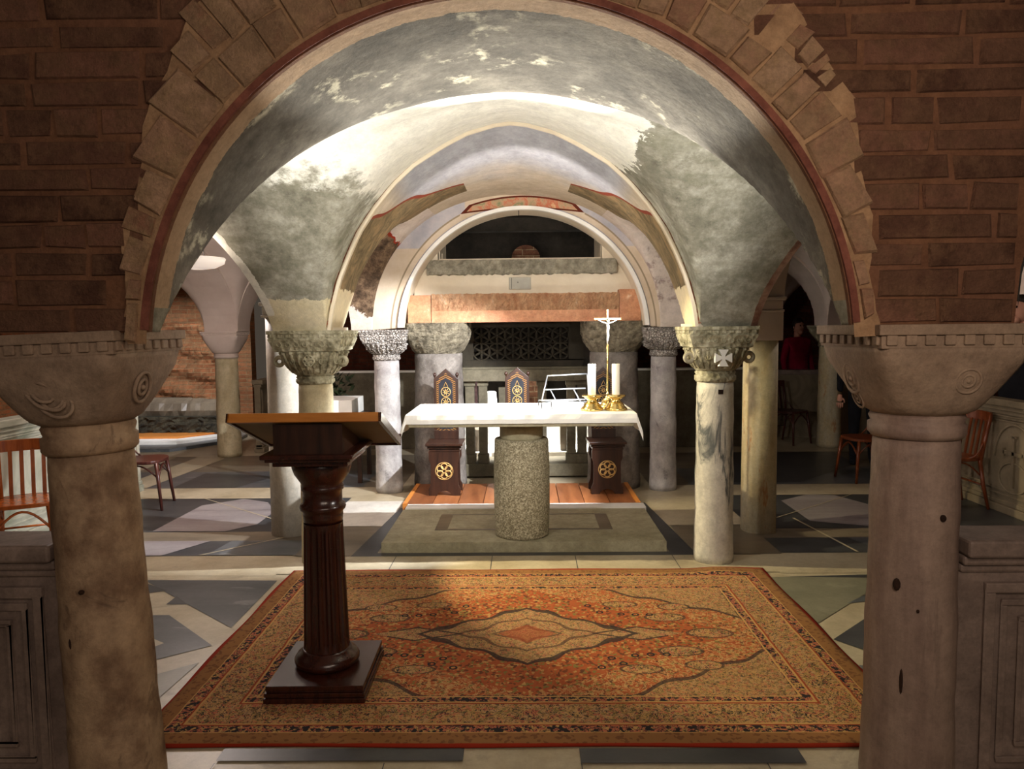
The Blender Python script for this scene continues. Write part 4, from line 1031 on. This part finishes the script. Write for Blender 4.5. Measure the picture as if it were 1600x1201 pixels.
throne(-.075, 7.12, 'carved gilded throne in the middle, behind the altar drum')
throne(.765, 7.05, 'carved gilded throne at the right, partly behind the candles', .03)

# ------------------------------------------------------------------ lectern
t = thing('lectern', 'mahogany lectern with fluted column and sloping desk standing on the rug', 'lectern', (-.945, 3.39, .012), math.radians(1))
b = MB()
for s_, z0_, z1_ in ((.225, 0, .022), (.218, .022, .028), (.222, .028, .045), (.214, .045, .052), (.216, .052, .075)): b.box(-s_, s_, -s_*1.12, s_*1.12, z0_, z1_)
b.build('plinth', M_MAHOG, t, bevel=.003)
b = MB(); b.lathe([(.12, .074), (.138, .078), (.150, .095), (.150, .110), (.138, .128), (.122, .136), (.116, .148), (.108, .155)], n=56); b.build('torus', M_MAHOG, t)
b = MB(); vs_ = []; n = 128; rings = 14
for k in range(rings+1):
    f = k/rings; zz = .15+.60*f; r = .106-.016*f
    dep = .011*min(1, min(f, 1-f)*14)
    for i in range(n):
        a = 2*PI*i/n; fl = (a*16/(2*PI)) % 1; g = max(0, math.sin(PI*min(max((fl-.2)/.6, 0), 1)))**.5
        vs_.append(((r-dep*g)*math.cos(a), (r-dep*g)*math.sin(a), zz))
b.add(vs_, [(k*n+i, k*n+(i+1) % n, (k+1)*n+(i+1) % n, (k+1)*n+i) for k in range(rings) for i in range(n)])
b.build('fluted_shaft', M_MAHOG, t)
b = MB(); b.lathe([(.088, .75), (.092, .79), (.090, .80), (.102, .812), (.106, .824), (.102, .836), (.090, .845), (.090, .90), (.097, .905), (.097, .92), (.092, .93), (.105, .95), (.125, .98), (.135, 1.01), (.136, 1.04), (.120, 1.05)], n=56); b.build('capital', M_MAHOG, t)
b = MB(); b.box(-.165, .165, -.20, .20, 1.045, 1.07); b.box(-.185, .185, -.24, .24, 1.07, 1.085); b.box(-.20, .20, -.26, .26, 1.085, 1.105); b.build('abacus', M_MAHOG, t, bevel=.004)
# desk: high edge towards the viewer
SL = math.atan2(.180, .52)
Rm = Matrix.Rotation(-SL, 3, 'X')
dk = bpy.data.objects.new('desk', None); 
def deskpart(nm, m, x0, x1, y0, y1, z0_, z1_, bev=.002):
    b = MB(); b.box(x0, x1, y0, y1, z0_, z1_, rot=Rm, c=(0, 0, 0)); b.v = [(a, c, d+1.178) for a, c, d in b.v]
    return b.build(nm, m, t, bevel=bev)
dd = deskpart('desk_board', M_PLYW, -.315, .315, -.275, .275, -.012, .012)
deskpart('front_edge', M_MAHOGED, -.325, .325, -.292, -.275, -.022, .018)
deskpart('side_edge', M_MAHOG, -.330, -.315, -.292, .290, -.022, .018); deskpart('side_edge', M_MAHOG, .315, .330, -.292, .290, -.022, .018)
deskpart('book_ledge', M_MAHOG, -.33, .33, .275, .290, -.022, .035)
b = MB(); p = [(-.24, 1.104), (.24, 1.104), (.24, 1.100), (-.24, 1.27)]
b.prism([(-.22, 1.10), (.20, 1.10), (-.22, 1.235)], lambda u, v, d: (d, u, v), -.15, .15); b.build('support_wedge', M_WOODDK, t)

# ------------------------------------------------------------------ parapets
M_PARF = mat('mauve_grey_marble', (112, 96, 88), (146, 128, 118), (158, 142, 130), 3, .55, .2, .005, .8)
M_PARL = mat('green_grey_marble', (112, 114, 96), (176, 172, 156), (196, 192, 178), 1.6, .5, .1, .004, 1.5)
M_PARR = mat('grey_brown_panel_marble', (110, 98, 78), (140, 126, 104), (150, 138, 118), 2, .5, .1, .004, 1.5)
def parapet_x(x0, x1, y, label, m, framex):
    t = thing('parapet', label, 'parapet', ((x0+x1)/2, y, 0)); h = (x1-x0)/2
    b = MB(); b.box(-h, h, -.095, .11, .865, .925); b.box(-h, h, -.065, .09, .83, .865); b.box(-h, h, -.045, .07, .80, .83); b.build('coping', m, t, bevel=.01)
    b = MB(); b.box(-h, h, -.03, .05, 0, .80); b.build('panel', m, t)
    f0, f1 = framex
    for k, (ins, w, pr) in enumerate(((.0, .035, .020), (.06, .022, .012), (.12, .018, .016), (.19, .014, .010))):
        b = MB(); xa, xb, za, zb = f0+ins, f1-ins, .06+ins, .765-ins
        for a in ((xa, xb, za, za+w), (xa, xb, zb-w, zb), (xa, xa+w, za+w, zb-w), (xb-w, xb, za+w, zb-w)):
            b.box(a[0], a[1], -.03-pr, -.029, a[2], a[3])
        b.build('frame_moulding', m, t, bevel=.004)
    return t
parapet_x(-3.2, -1.635, 2.555, 'mauve marble parapet with nested frames at the lower left corner', M_PARF, (-.72, .72))
parapet_x(1.485, 3.1, 2.555, 'mauve marble parapet with nested frames at the lower right corner', M_PARF, (-.72, .75))
def parapet_y(x, y0, y1, top, label, m, face, cross=None):
    """runs along Y; face=+1 shows its relief towards +x"""
    t = thing('parapet', label, 'parapet', (x, (y0+y1)/2, 0)); h = (y1-y0)/2
    b = MB()
    b.box(-.075, .075, -h, h, top-.06, top); b.box(-.055, .055, -h, h, top-.10, top-.06); b.box(-.07, .07, -h, h, .0, .07); b.box(-.055, .055, -h, h, .07, .11)
    b.build('coping', m, t, bevel=.008)
    b = MB(); b.box(-.04, .04, -h, h, .05, top-.09); b.build('panel', m, t)
    b = MB(); q = face
    for w_, ins in ((.012, .0), (.010, .04)):
        xa, xb = sorted((q*.04, q*(.04+w_)))
        for yy0, yy1, za, zb in ((-h+.05+ins, h-.05-ins, .15+ins, .165+ins), (-h+.05+ins, h-.05-ins, top-.15-ins, top-.135-ins), (-h+.05+ins, -h+.065+ins, .15+ins, top-.135-ins), (h-.065-ins, h-.05-ins, .15+ins, top-.135-ins)):
            b.box(xa, xb, yy0, yy1, za, zb)
    b.build('frame_moulding', m, t, bevel=.003)
    if cross is not None:
        b = MB(); X = q*.046; cy = cross
        b.tube([Vector((X, cy+.26*math.cos(a), .40+.30*math.sin(a)+.08)) for a in [PI*i/24 for i in range(25)]], .010, 6)
        b.tube([Vector((X, cy+.19*math.cos(2*PI*i/32), .32+.13*math.sin(2*PI*i/32))) for i in range(32)], .008, 6, True)
        b.box(min(X-.012, X+.012), max(X-.012, X+.012), cy-.016, cy+.016, .24, .68); b.box(X-.012, X+.012, cy-.13, cy+.13, .52, .55)
        for s_, yy, zz in ((1, cy+.13, .535), (-1, cy-.13, .535)): b.box(X-.012, X+.012, yy-.012, yy+.012, zz-.035, zz+.035)
        b.box(X-.012, X+.012, cy-.04, cy+.04, .67, .69)
        b.build('carved_cross', m, t)
    return t
parapet_y(-4.06, 4.3, 7.6, .99, 'green-grey marble parapet behind the orange chair in the left aisle', M_PARL, 1)
parapet_y(4.22, 4.6, 7.3, .99, 'grey marble parapet with carved cross in the right aisle', M_PARR, -1, 6.35-5.95)
parapet_y(-3.62, 9.95, 12.2, .99, 'dark marble parapet beyond the left aisle column', M_DARK if False else M_PARR, 1)
b = MB()
t = thing('parapet', 'dark parapet behind the far brown chair at the right', 'parapet', (4.2, 11.0, 0))
b.box(-.75, 2.2, -.06, .06, .93, 1.0); b.build('coping', M_PARF, t, bevel=.006, rotz=-.15); b = MB(); b.box(-.73, 2.2, -.04, .04, 0, .94); b.build('panel', M_PARR, t, rotz=-.15)
# apse parapet rail crossing the back
for x0, x1, lab in ((-3.0, -1.05, 'low dark parapet with a pale rail at the back left'), (1.05, 3.0, 'low dark parapet with a pale rail at the back right')):
    t = thing('parapet', lab, 'parapet', ((x0+x1)/2, 10.2, 0)); h = (x1-x0)/2
    b = MB(); b.box(-h, h, -.05, .05, 1.06, 1.09); b.build('coping', M_WHITEST, t, bevel=.004)
    b = MB(); b.box(-h, h, -.03, .03, .0, 1.06); b.build('panel', M_SARC, t)

# ------------------------------------------------------------------ surrounding walls and aisle vaults
def wallbox(name, m, x0, x1, y0, y1, z0, z1, label, cat='wall'):
    b = MB(); b.box(x0, x1, y0, y1, z0, z1); return struct(b.build(name, m), label, cat)
wallbox('wall_rear_left', M_BRICKL, -7.5, -4.35, 11.75, 11.95, 0, 3.4, 'orange brown brick wall at the far end of the left aisle')
wallbox('wall_rear_middle', M_BRICKD, -4.35, -1.3, 12.9, 13.1, 0, 3.4, 'dark red brick wall behind the back left parapet')
wallbox('wall_rear_right', M_BRICKD, 1.3, 7.5, 12.9, 13.1, 0, 3.4, 'dark brick wall at the far end of the right aisle')
wallbox('wall_left', M_BRICKLY, -7.6, -7.4, 1.5, 12, 0, 3.4, 'brick side wall of the crypt on the left')
wallbox('wall_right', M_BRICKLY, 7.4, 7.6, 1.5, 13, 0, 3.4, 'brick side wall of the crypt on the right')
wallbox('ceiling', M_DARK, -7.6, 7.6, 2.3, 13.1, 3.3, 3.4, 'dark masonry above the vaults', 'ceiling')
def groin(name, x0, x1, y0, y1, h, m, label, z0=Z0, p=14):
    b = MB(); n = 28; P = []
    cx, cy, a, c = (x0+x1)/2, (y0+y1)/2, (x1-x0)/2, (y1-y0)/2
    for i in range(n+1):
        y = cy-c*math.cos(PI*i/n); row = []
        L = h*math.sin(PI*i/n)**1.0
        for j in range(n+1):
            x = cx-a*math.cos(PI*j/n); Fv = h*math.sin(PI*j/n)
            row.append((x, y, z0+((Fv**p+L**p)**(1/p) if max(Fv, L) > 1e-6 else 0)))
        P.append(row)
    b.grid(P); return struct(b.build(name, m, recalc=False), label, 'vault')
def band(x0, x1, y0, y1, h, m, label, along='x', z0=Z0):
    """soffit of a transverse arch: spans x0..x1, thick y0..y1 (or swapped)"""
    b = MB(); n = 32; P = []; c = (x0+x1)/2 if along == 'x' else (y0+y1)/2; a = (x1-x0)/2 if along == 'x' else (y1-y0)/2
    for i in range(n+1):
        u = c-a*math.cos(PI*i/n); z = z0+h*math.sin(PI*i/n)
        if along == 'x': P.append([(u, y0, z0+1.5), (u, y0, z), (u, y1, z), (u, y1, z0+1.5)])
        else: P.append([(x0, u, z0+1.5), (x0, u, z), (x1, u, z), (x1, u, z0+1.5)])
    b.grid(P, False); return struct(b.build('ceiling', m, recalc=False), label, 'arch')
for sx, side, mm in ((-1, 'left', M_PINKPL), (1, 'right', M_PINKPL)):
    X = lambda a, c: (a, c) if sx > 0 else (-c, -a)
    off = -.04 if sx < 0 else .12
    xi0, xi1 = X(2.03, 3.72+off); xo0, xo1 = X(4.15+off, 6.6)
    groin('ceiling', xi0, xi1, 6.12, 9.5, 1.05, mm, 'plaster groin vault of the %s aisle' % side)
    if sx < 0: groin('ceiling', xo0, xo1, 6.12, 9.5, 1.05, mm, 'outer plaster groin vault of the %s aisle' % side)
    groin('ceiling', xi0, xi1, 9.92, 12.6, 1.0, mm, 'rear plaster groin vault of the %s aisle' % side)
    groin('ceiling', xo0, xo1, 9.92, 12.6, 1.0, mm, 'rear outer plaster groin vault of the %s aisle' % side)
    xa, xb = X(3.72+off, 4.15+off)
    if sx < 0: band(xa, xb, 6.12, 9.5, 1.0, mm, 'arch band between the %s aisle vaults' % side, 'y')
    band(xa, xb, 9.92, 12.6, .95, mm, 'rear arch band between the %s aisle vaults' % side, 'y')
    band(xi0, xi1, 9.5, 9.92, 1.0, mm, 'cross arch of the %s aisle' % side, 'x'); band(xo0, xo1, 9.5, 9.92, 1.0, mm, 'outer cross arch of the %s aisle' % side, 'x')
    # pillar arch across the aisle
    c0, c1 = X(2.02, 3.75+off); w0, w1 = X(1.74, 4.2+off if sx < 0 else 3.92)
    cxx, aa = (c0+c1)/2, (c1-c0)/2
    arch_wall('ceiling', M_PINKPL, w0, w1, cxx, aa, lambda x, cxx=cxx, aa=aa: math.sqrt(max(0, aa*aa-(x-cxx)**2))*1.0, 5.82, 6.08, 3.2, 'plaster cross arch springing from the %s pillar' % side, z0=1.875)
    groin('ceiling', *X(1.80, 4.9), 2.75, 5.8, 1.15, mm if sx < 0 else M_DARK, 'near plaster vault of the %s aisle' % side, z0=1.70)  # right vault's plaster is coloured dark to stand for its shade
# walls over the second and third arches, out of sight, close the space above side arches

# ------------------------------------------------------------------ left chapel: brick altar block, rock, steps
t = thing('brick_altar', 'rough orange brick masonry block in the left chapel', 'masonry', (-5.2, 11.22, 0))
b = MB(); rr = random.Random(11); P = []
for i in range(30):
    x = -.75+1.35*i/29; row = []
    for k in range(24):
        zz = .62+1.15*k/23; row.append((x+rr.uniform(-.01, .01), .12+.05*math.sin(k*.9+i*.2)+rr.uniform(-.02, .02), zz))
    row.append((x, .5, 1.77)); P.append(row)
b.grid(P, False); b.box(-.72, .58, .2, .5, .5, 1.76); b.build('masonry', M_BRICKL, t)
b = MB(); P = []
for i in range(24):
    x = -.95+1.6*i/23; P.append([(x, .02+rr.uniform(-.02, .02), .36), (x, -.03+rr.uniform(-.02, .02), .45), (x, 0+rr.uniform(-.02, .02), .56), (x, .1, .64), (x, .5, .66)])
b.grid(P, False); b.build('stone_ledge', M_FL_BROWN, t)
b = MB(); P = []
for i in range(30):
    x = -.95+1.6*i/29; P.append([(x, -.08+rr.uniform(-.03, .03), .12+.24*k/6) for k in range(7)]+[(x, .3, .38)])
b.grid(P, False); b.build('rock_base', M_ROCK, t)
pf = [(-6.6, 12), (-6.6, 10.95), (-4.95, 10.95), (-4.45, 11.6), (-4.45, 12)]
def step(poly, z0_, z1_, m, name, label):
    b = MB(); b.prism(poly, lambda u, v, d: (u, v, d), z0_, z1_); tag(b.build(name, m, bevel=.004), label, 'step')
step([(-6.9, 11.7), (-6.9, 10.72), (-5.10, 10.72), (-4.55, 11.4), (-4.4, 11.7)], .0, .12, M_ORANGEW, 'chapel_step', 'orange wooden edged platform under the brick block')
step([(-6.9, 10.719), (-6.9, 10.45), (-5.0, 10.45), (-4.45, 11.2), (-4.40, 11.65), (-4.549, 11.4), (-5.099, 10.719)], .0, .09, M_WHITEST, 'chapel_step', 'bright white marble step in front of the orange platform')
step([(-6.9, 10.449), (-6.9, 10.05), (-4.9, 10.05), (-4.3, 11.0), (-4.36, 11.5), (-4.45, 11.199), (-4.999, 10.449)], .0, .045, M_FL_GREY, 'chapel_step', 'blue-grey marble step below the white step')

# table with cloth and plant at back left
t = thing('side_table', 'dark legged side table with a white cloth behind the left columns', 'table', (-2.15, 8.15, 0))
b = MB(); b.box(-.40, .40, -.28, .28, .70, .73); b.build('tabletop', M_WOODDK, t)
for x in (-.36, .36):
    for y in (-.24, .24): b = MB(); b.box(x-.022, x+.022, y-.022, y+.022, 0, .70); b.build('leg', M_WOODDK, t)
b = MB(); b.box(-.41, .30, -.29, .29, .69, .86); tag(b.build('white_chest', M_WHITEST, loc=(-2.15, 8.15, .042)), 'white cloth covered box on the side table', 'box')
t = thing('potted_plant', 'dark leafy plant behind the white box at the back left', 'plant', (-2.32, 8.75, 0))
b = MB(); b.lathe([(.10, .0), (.14, .3), (.15, .32), (.13, .32)], n=20); b.build('pot', M_WOODDK, t)
b = MB()
for i in range(260):
    a = rr.uniform(0, 2*PI); r = rr.uniform(0, .30)**1; z = rr.uniform(.55, 1.15); c = Vector((r*math.cos(a), r*math.sin(a)*.7, z))
    u = Vector((rr.uniform(-1, 1), rr.uniform(-1, 1), rr.uniform(-1, 1))).normalized()*.06; v = u.cross(Vector((rr.uniform(-1, 1), rr.uniform(-1, 1), 1))).normalized()*.022
    b.add([c-u, c+v, c+u, c-v], [(0, 1, 2, 3)])
b.tube([(0, 0, .3), (.02, 0, .8)], .02, 8); b.build('foliage', M_LEAF, t)

# pendant lamp in left aisle
t = thing('pendant_lamp', 'white dish pendant lamp hanging in the left aisle', 'lamp', (-1.97, 4.50, 2.06))
b = MB(); b.lathe([(.16, .03), (.15, .0), (.10, -.025), (.03, -.035), (.028, -.02), (.10, -.012), (.145, .012), (.155, .035)], n=36); b.build('shade', M_GLASSW, t)
b = MB(); b.tube([(.04, 0, .02), (.0, 0, .62)], .003, 6); b.build('cable', M_IRON, t)
light('POINT', 'pendant_bulb', (-1.97, 4.50, 2.14), (0, 0, 0), 3, (1, .86, .74), .03)

# ------------------------------------------------------------------ bentwood chairs
def bent_chair(x, y, rz, label, m, group='bentwood chairs in the side aisles'):
    """seat centre at x,y; faces local -y"""
    t = thing('bentwood_chair', label, 'chair', (x, y, 0), rz, group)
    b = MB(); n = 40; pts = []
    for i in range(n):
        a = 2*PI*i/n; ca, sa = math.cos(a), math.sin(a); r = .215/(abs(ca)**3+abs(sa)**3)**(1/3)
        pts.append((r*ca*(1.0-.10*sa), r*sa))
    b.prism(pts, lambda u, v, d: (u, v, d), .435, .465)
    b.v = [(a, c, d-.010*(1-min(1, (a*a+c*c)/.03)) if d > .45 else d) for a, c, d in b.v]
    b.build('seat', m, t, bevel=.008)
    for q in (-1, 1):
        b = MB(); b.tube([(q*.16, -.17, .44), (q*.175, -.19, .25), (q*.20, -.215, 0)], [.019, .017, .013], 10); b.build('leg', m, t)
        b = MB(); b.tube([(q*.165, .17, .44), (q*.175, .20, .22), (q*.19, .245, 0)], [.018, .017, .013], 10); b.build('leg', m, t)
        b = MB(); b.tube([(q*.165, .175, .43), (q*.172, .205, .62), (q*.180, .245, .85)], [.017, .016, .015], 10); b.build('back_post', m, t)
        b = MB(); b.tube([(q*.17, .19, .60)]+[(q*(.17+.03*math.sin(PI*k/8)), .19-.14*k/8, .60-.14*math.sin(PI/2*k/8)) for k in range(1, 9)], .008, 8); b.build('side_brace', m, t)
        b = MB(); b.tube([(q*.165, -.18, .30)]+[(q*.165, -.18+.36*k/10, .30+.12*math.sin(PI*k/10)) for k in range(1, 11)], .008, 8); b.build('arched_brace', m, t)
    b = MB(); b.tube([(-.165+.33*k/10, -.185, .28+.13*math.sin(PI*k/10)) for k in range(11)], .009, 8); b.build('arched_brace', m, t)
    b = MB()
    for k in range(13):
        pass
    P = []
    for k in range(13):
        u = -1+2*k/12; xx = .195*u; yy = .225+.045*(1-u*u); P.append([(xx, yy, .78), (xx, yy+.004, .865), (xx, yy+.022, .865), (xx, yy+.018, .78), (xx, yy, .78)])
    b.grid(P, False); b.add([P[0][i] for i in range(4)], [(0, 1, 2, 3)]); b.add([P[-1][i] for i in range(4)], [(0, 1, 2, 3)]); b.build('top_rail', m, t, bevel=.003)
    for k in range(4):
        u = -.6+.4*k; xx = .175*u
        b = MB(); b.box(xx-.013, xx+.013, -.005, .005, 0, .345); b.v = [(a, .195+d*.16+c+.01*(1-u*u), .445+d) for a, c, d in b.v]; b.build('slat', m, t)
    for zz, yy in ((.22, .2),):
        b = MB(); b.tube([(-.17, yy, zz), (.17, yy, zz)], .008, 8); b.build('stretcher', m, t)
    return t
bent_chair(-3.60, 5.20, math.radians(28), 'glossy orange bentwood chair behind the left parapet', M_CHAIR)
bent_chair(-3.62, 6.88, math.radians(100), 'dark stained chair half hidden behind the left front column', M_CHAIRDK)
bent_chair(3.62, 7.90, math.radians(-82), 'brown bentwood chair in front of the person in black, behind the right front column', M_CHAIRMID)
bent_chair(3.86, 6.75, math.radians(-88), 'reddish bentwood chair against the cross-carved parapet', M_CHAIRMID)
bent_chair(3.72, 10.45, math.radians(35), 'dark bentwood chair in front of the far right parapet', M_CHAIRDK)

# ------------------------------------------------------------------ people
M_SKIN = mat('skin', (196, 140, 118), (212, 158, 134), None, 6, .6, 0)
M_BLACKC = mat('black_wool', (14, 14, 18), (24, 24, 30), None, 9, .95, .1)
M_REDC = mat('crimson_wool', (130, 10, 44), (160, 18, 56), None, 9, .95, .1)
M_HAIR = mat('dark_hair', (24, 16, 12), (44, 30, 22), None, 20, .6, .2, .004)
M_GREYC = mat('dark_trousers', (24, 26, 34), (38, 40, 50), None, 9, .95, .1)
def skinned(name, joints, edges, m, parent, sub=2, root=0):
    me = bpy.data.meshes.new(name); me.from_pydata([j[:3] for j in joints], edges, []); me.update()
    o = bpy.data.objects.new(name, me); COL.objects.link(o); o.parent = parent
    me.materials.append(m)
    sk = o.modifiers.new('skin', 'SKIN'); sk.use_smooth_shade = True
    me.skin_vertices.new() if hasattr(me.skin_vertices, 'new') and not len(me.skin_vertices) else None
    if not len(me.skin_vertices):
        bpy.context.view_layer.objects.active = o
        bpy.ops.mesh.customdata_skin_add()
    for i, j in enumerate(joints):
        r = j[3]; rr_ = r if isinstance(r, tuple) else (r, r)
        me.skin_vertices[0].data[i].radius = rr_; me.skin_vertices[0].data[i].use_root = (i == root)
    s_ = o.modifiers.new('sub', 'SUBSURF'); s_.levels = s_.render_levels = sub
    return o
def person(label, x, y, rz, pose, coat, hands=None):
    t = thing('person', label, 'person', (x, y, 0), rz)
    J = pose
    names = list(J['j'].keys()); jj = [J['j'][k] for k in names]; ed = [(names.index(a), names.index(b_)) for a, b_ in J['e']]
    body = skinned('body', jj, ed, coat, t, 2, names.index('pelvis'))
    hx, hy, hz = J['head']
    b = MB(); b.ball((hx, hy, hz), .095, 20, (.82, 1.0, 1.22))
    # nose, chin, ears, neck
    b.tube([(hx, hy-.085, hz+.03), (hx, hy-.112, hz-.015), (hx, hy-.09, hz-.025)], [.008, .014, .010], 8)
    b.ball((hx, hy-.055, hz-.085), .04, 10); b.tube([(hx, hy+.02, hz-.07), (hx, hy+.03, hz-.17)], .052, 12)
    for q in (-1, 1): b.ball((hx+q*.079, hy+.01, hz-.005), .022, 8, (.4, .8, 1.3))
    hd = b.build('head', M_SKIN, t)
    b = MB()
    for q in (-1, 1): b.ball((hx+q*.030, hy-.083, hz+.018), .011, 8)
    b.build('eyes', M_IRON, t)
    b = MB(); b.tube([(hx-.024, hy-.088, hz-.05), (hx, hy-.094, hz-.052), (hx+.024, hy-.088, hz-.05)], .005, 6); b.build('mouth', mat('lips', (150, 80, 76), (160, 90, 84), None, 5, .6, 0), t)
    b = MB(); b.ball((hx, hy+.018, hz+.028), .104, 20, (.86, .98, 1.10)); b.v = [(a, max(c, hy-.075) if d > hz+.05 else max(c, hy-.01), d) for a, c, d in b.v]
    b.build('hair', M_HAIR, t)
    for (px, py, pz, dx, dy, dz, side) in (hands or []):
        # palm and five curled fingers
        d = Vector((dx, dy, dz)).normalized(); s_ = d.cross(Vector((0, 0, 1)))
        if s_.length < .1: s_ = Vector((1, 0, 0))
        s_.normalize(); s_ = s_*side; nn = s_.cross(d); p = Vector((px, py, pz))
        js = [tuple(p-d*.05)+((.026, .022),), tuple(p)+((.030, .018),), tuple(p+d*.045)+((.036, .015),)]; es = [(0, 1), (1, 2)]
        hb = skinned('hand', js, es, M_SKIN, t, 2, 0)
        b = MB()
        for k, (off, ln) in enumerate(((-.030, .060), (-.010, .072), (.010, .068), (.028, .052))):
            a0 = p+d*.05+s_*off; b.tube([a0, a0+d*ln*.45-nn*.006, a0+d*ln*.8-nn*.022, a0+d*ln*.85-nn*.042], [.009, .0085, .008, .006], 8)
        a0 = p+d*.0-s_*.026; b.tube([a0, a0-s_*.022+d*.02-nn*.008, a0-s_*.026+d*.05-nn*.02], [.011, .010, .008], 8)
        b.build('fingers', M_SKIN, t)
    return t
def standing(arm='down', h=1.0):
    j = dict(pelvis=(0, 0, .95, (.17, .12)), waist=(0, 0, 1.10, (.16, .11)), chest=(0, 0, 1.32, (.19, .12)), neck=(0, .02, 1.46, (.08, .07)),
             lsh=(-.19, .01, 1.40, .065), rsh=(.19, .01, 1.40, .065), lhip=(-.09, 0, .85, .095), rhip=(.09, 0, .85, .095),
             lkn=(-.10, -.01, .48, .065), rkn=(.10, -.01, .48, .065), lan=(-.10, .02, .09, .045), ran=(.10, .02, .09, .045), lto=(-.11, -.15, .04, .04), rto=(.11, -.15, .04, .04))
    if arm == 'camera':
        j.update(lel=(-.26, -.14, 1.20, .05), rel=(.26, -.14, 1.20, .05), lwr=(-.10, -.34, 1.42, .035), rwr=(.10, -.34, 1.42, .035))
        hn = [(-.09, -.38, 1.49, .25, -.2, .9, 1), (.09, -.38, 1.49, -.25, -.2, .9, -1)]
    else:
        j.update(lel=(-.25, .02, 1.12, .05), rel=(.25, .02, 1.12, .05), lwr=(-.26, -.05, .86, .035), rwr=(.26, -.05, .86, .035))
        hn = [(-.262, -.07, .79, 0, -.15, -1, 1), (.262, -.07, .79, 0, -.15, -1, -1)]
    e = [('pelvis', 'waist'), ('waist', 'chest'), ('chest', 'neck'), ('chest', 'lsh'), ('chest', 'rsh'), ('lsh', 'lel'), ('rsh', 'rel'), ('lel', 'lwr'), ('rel', 'rwr'), ('pelvis', 'lhip'), ('pelvis', 'rhip'), ('lhip', 'lkn'), ('rhip', 'rkn'), ('lkn', 'lan'), ('rkn', 'ran'), ('lan', 'lto'), ('ran', 'rto')]
    return dict(j=j, e=e, head=(0, -.01, 1.63)), hn
p_, h_ = standing('down'); person('person in a crimson red coat standing beyond the right aisle parapet', 4.35, 11.9, .3, p_, M_REDC, h_)
p_, h_ = standing('down'); person('person in a long black coat standing behind the brown chair near the right front column', 3.98, 8.75, math.radians(-20), p_, M_BLACKC, h_)
p_, h_ = standing('down'); pc = person('person in a black coat standing in profile behind the cross-carved parapet at the right edge', 4.50, 6.80, math.radians(-80), p_, M_BLACKC, h_); pc.scale = (1.12, 1.12, 1.09)
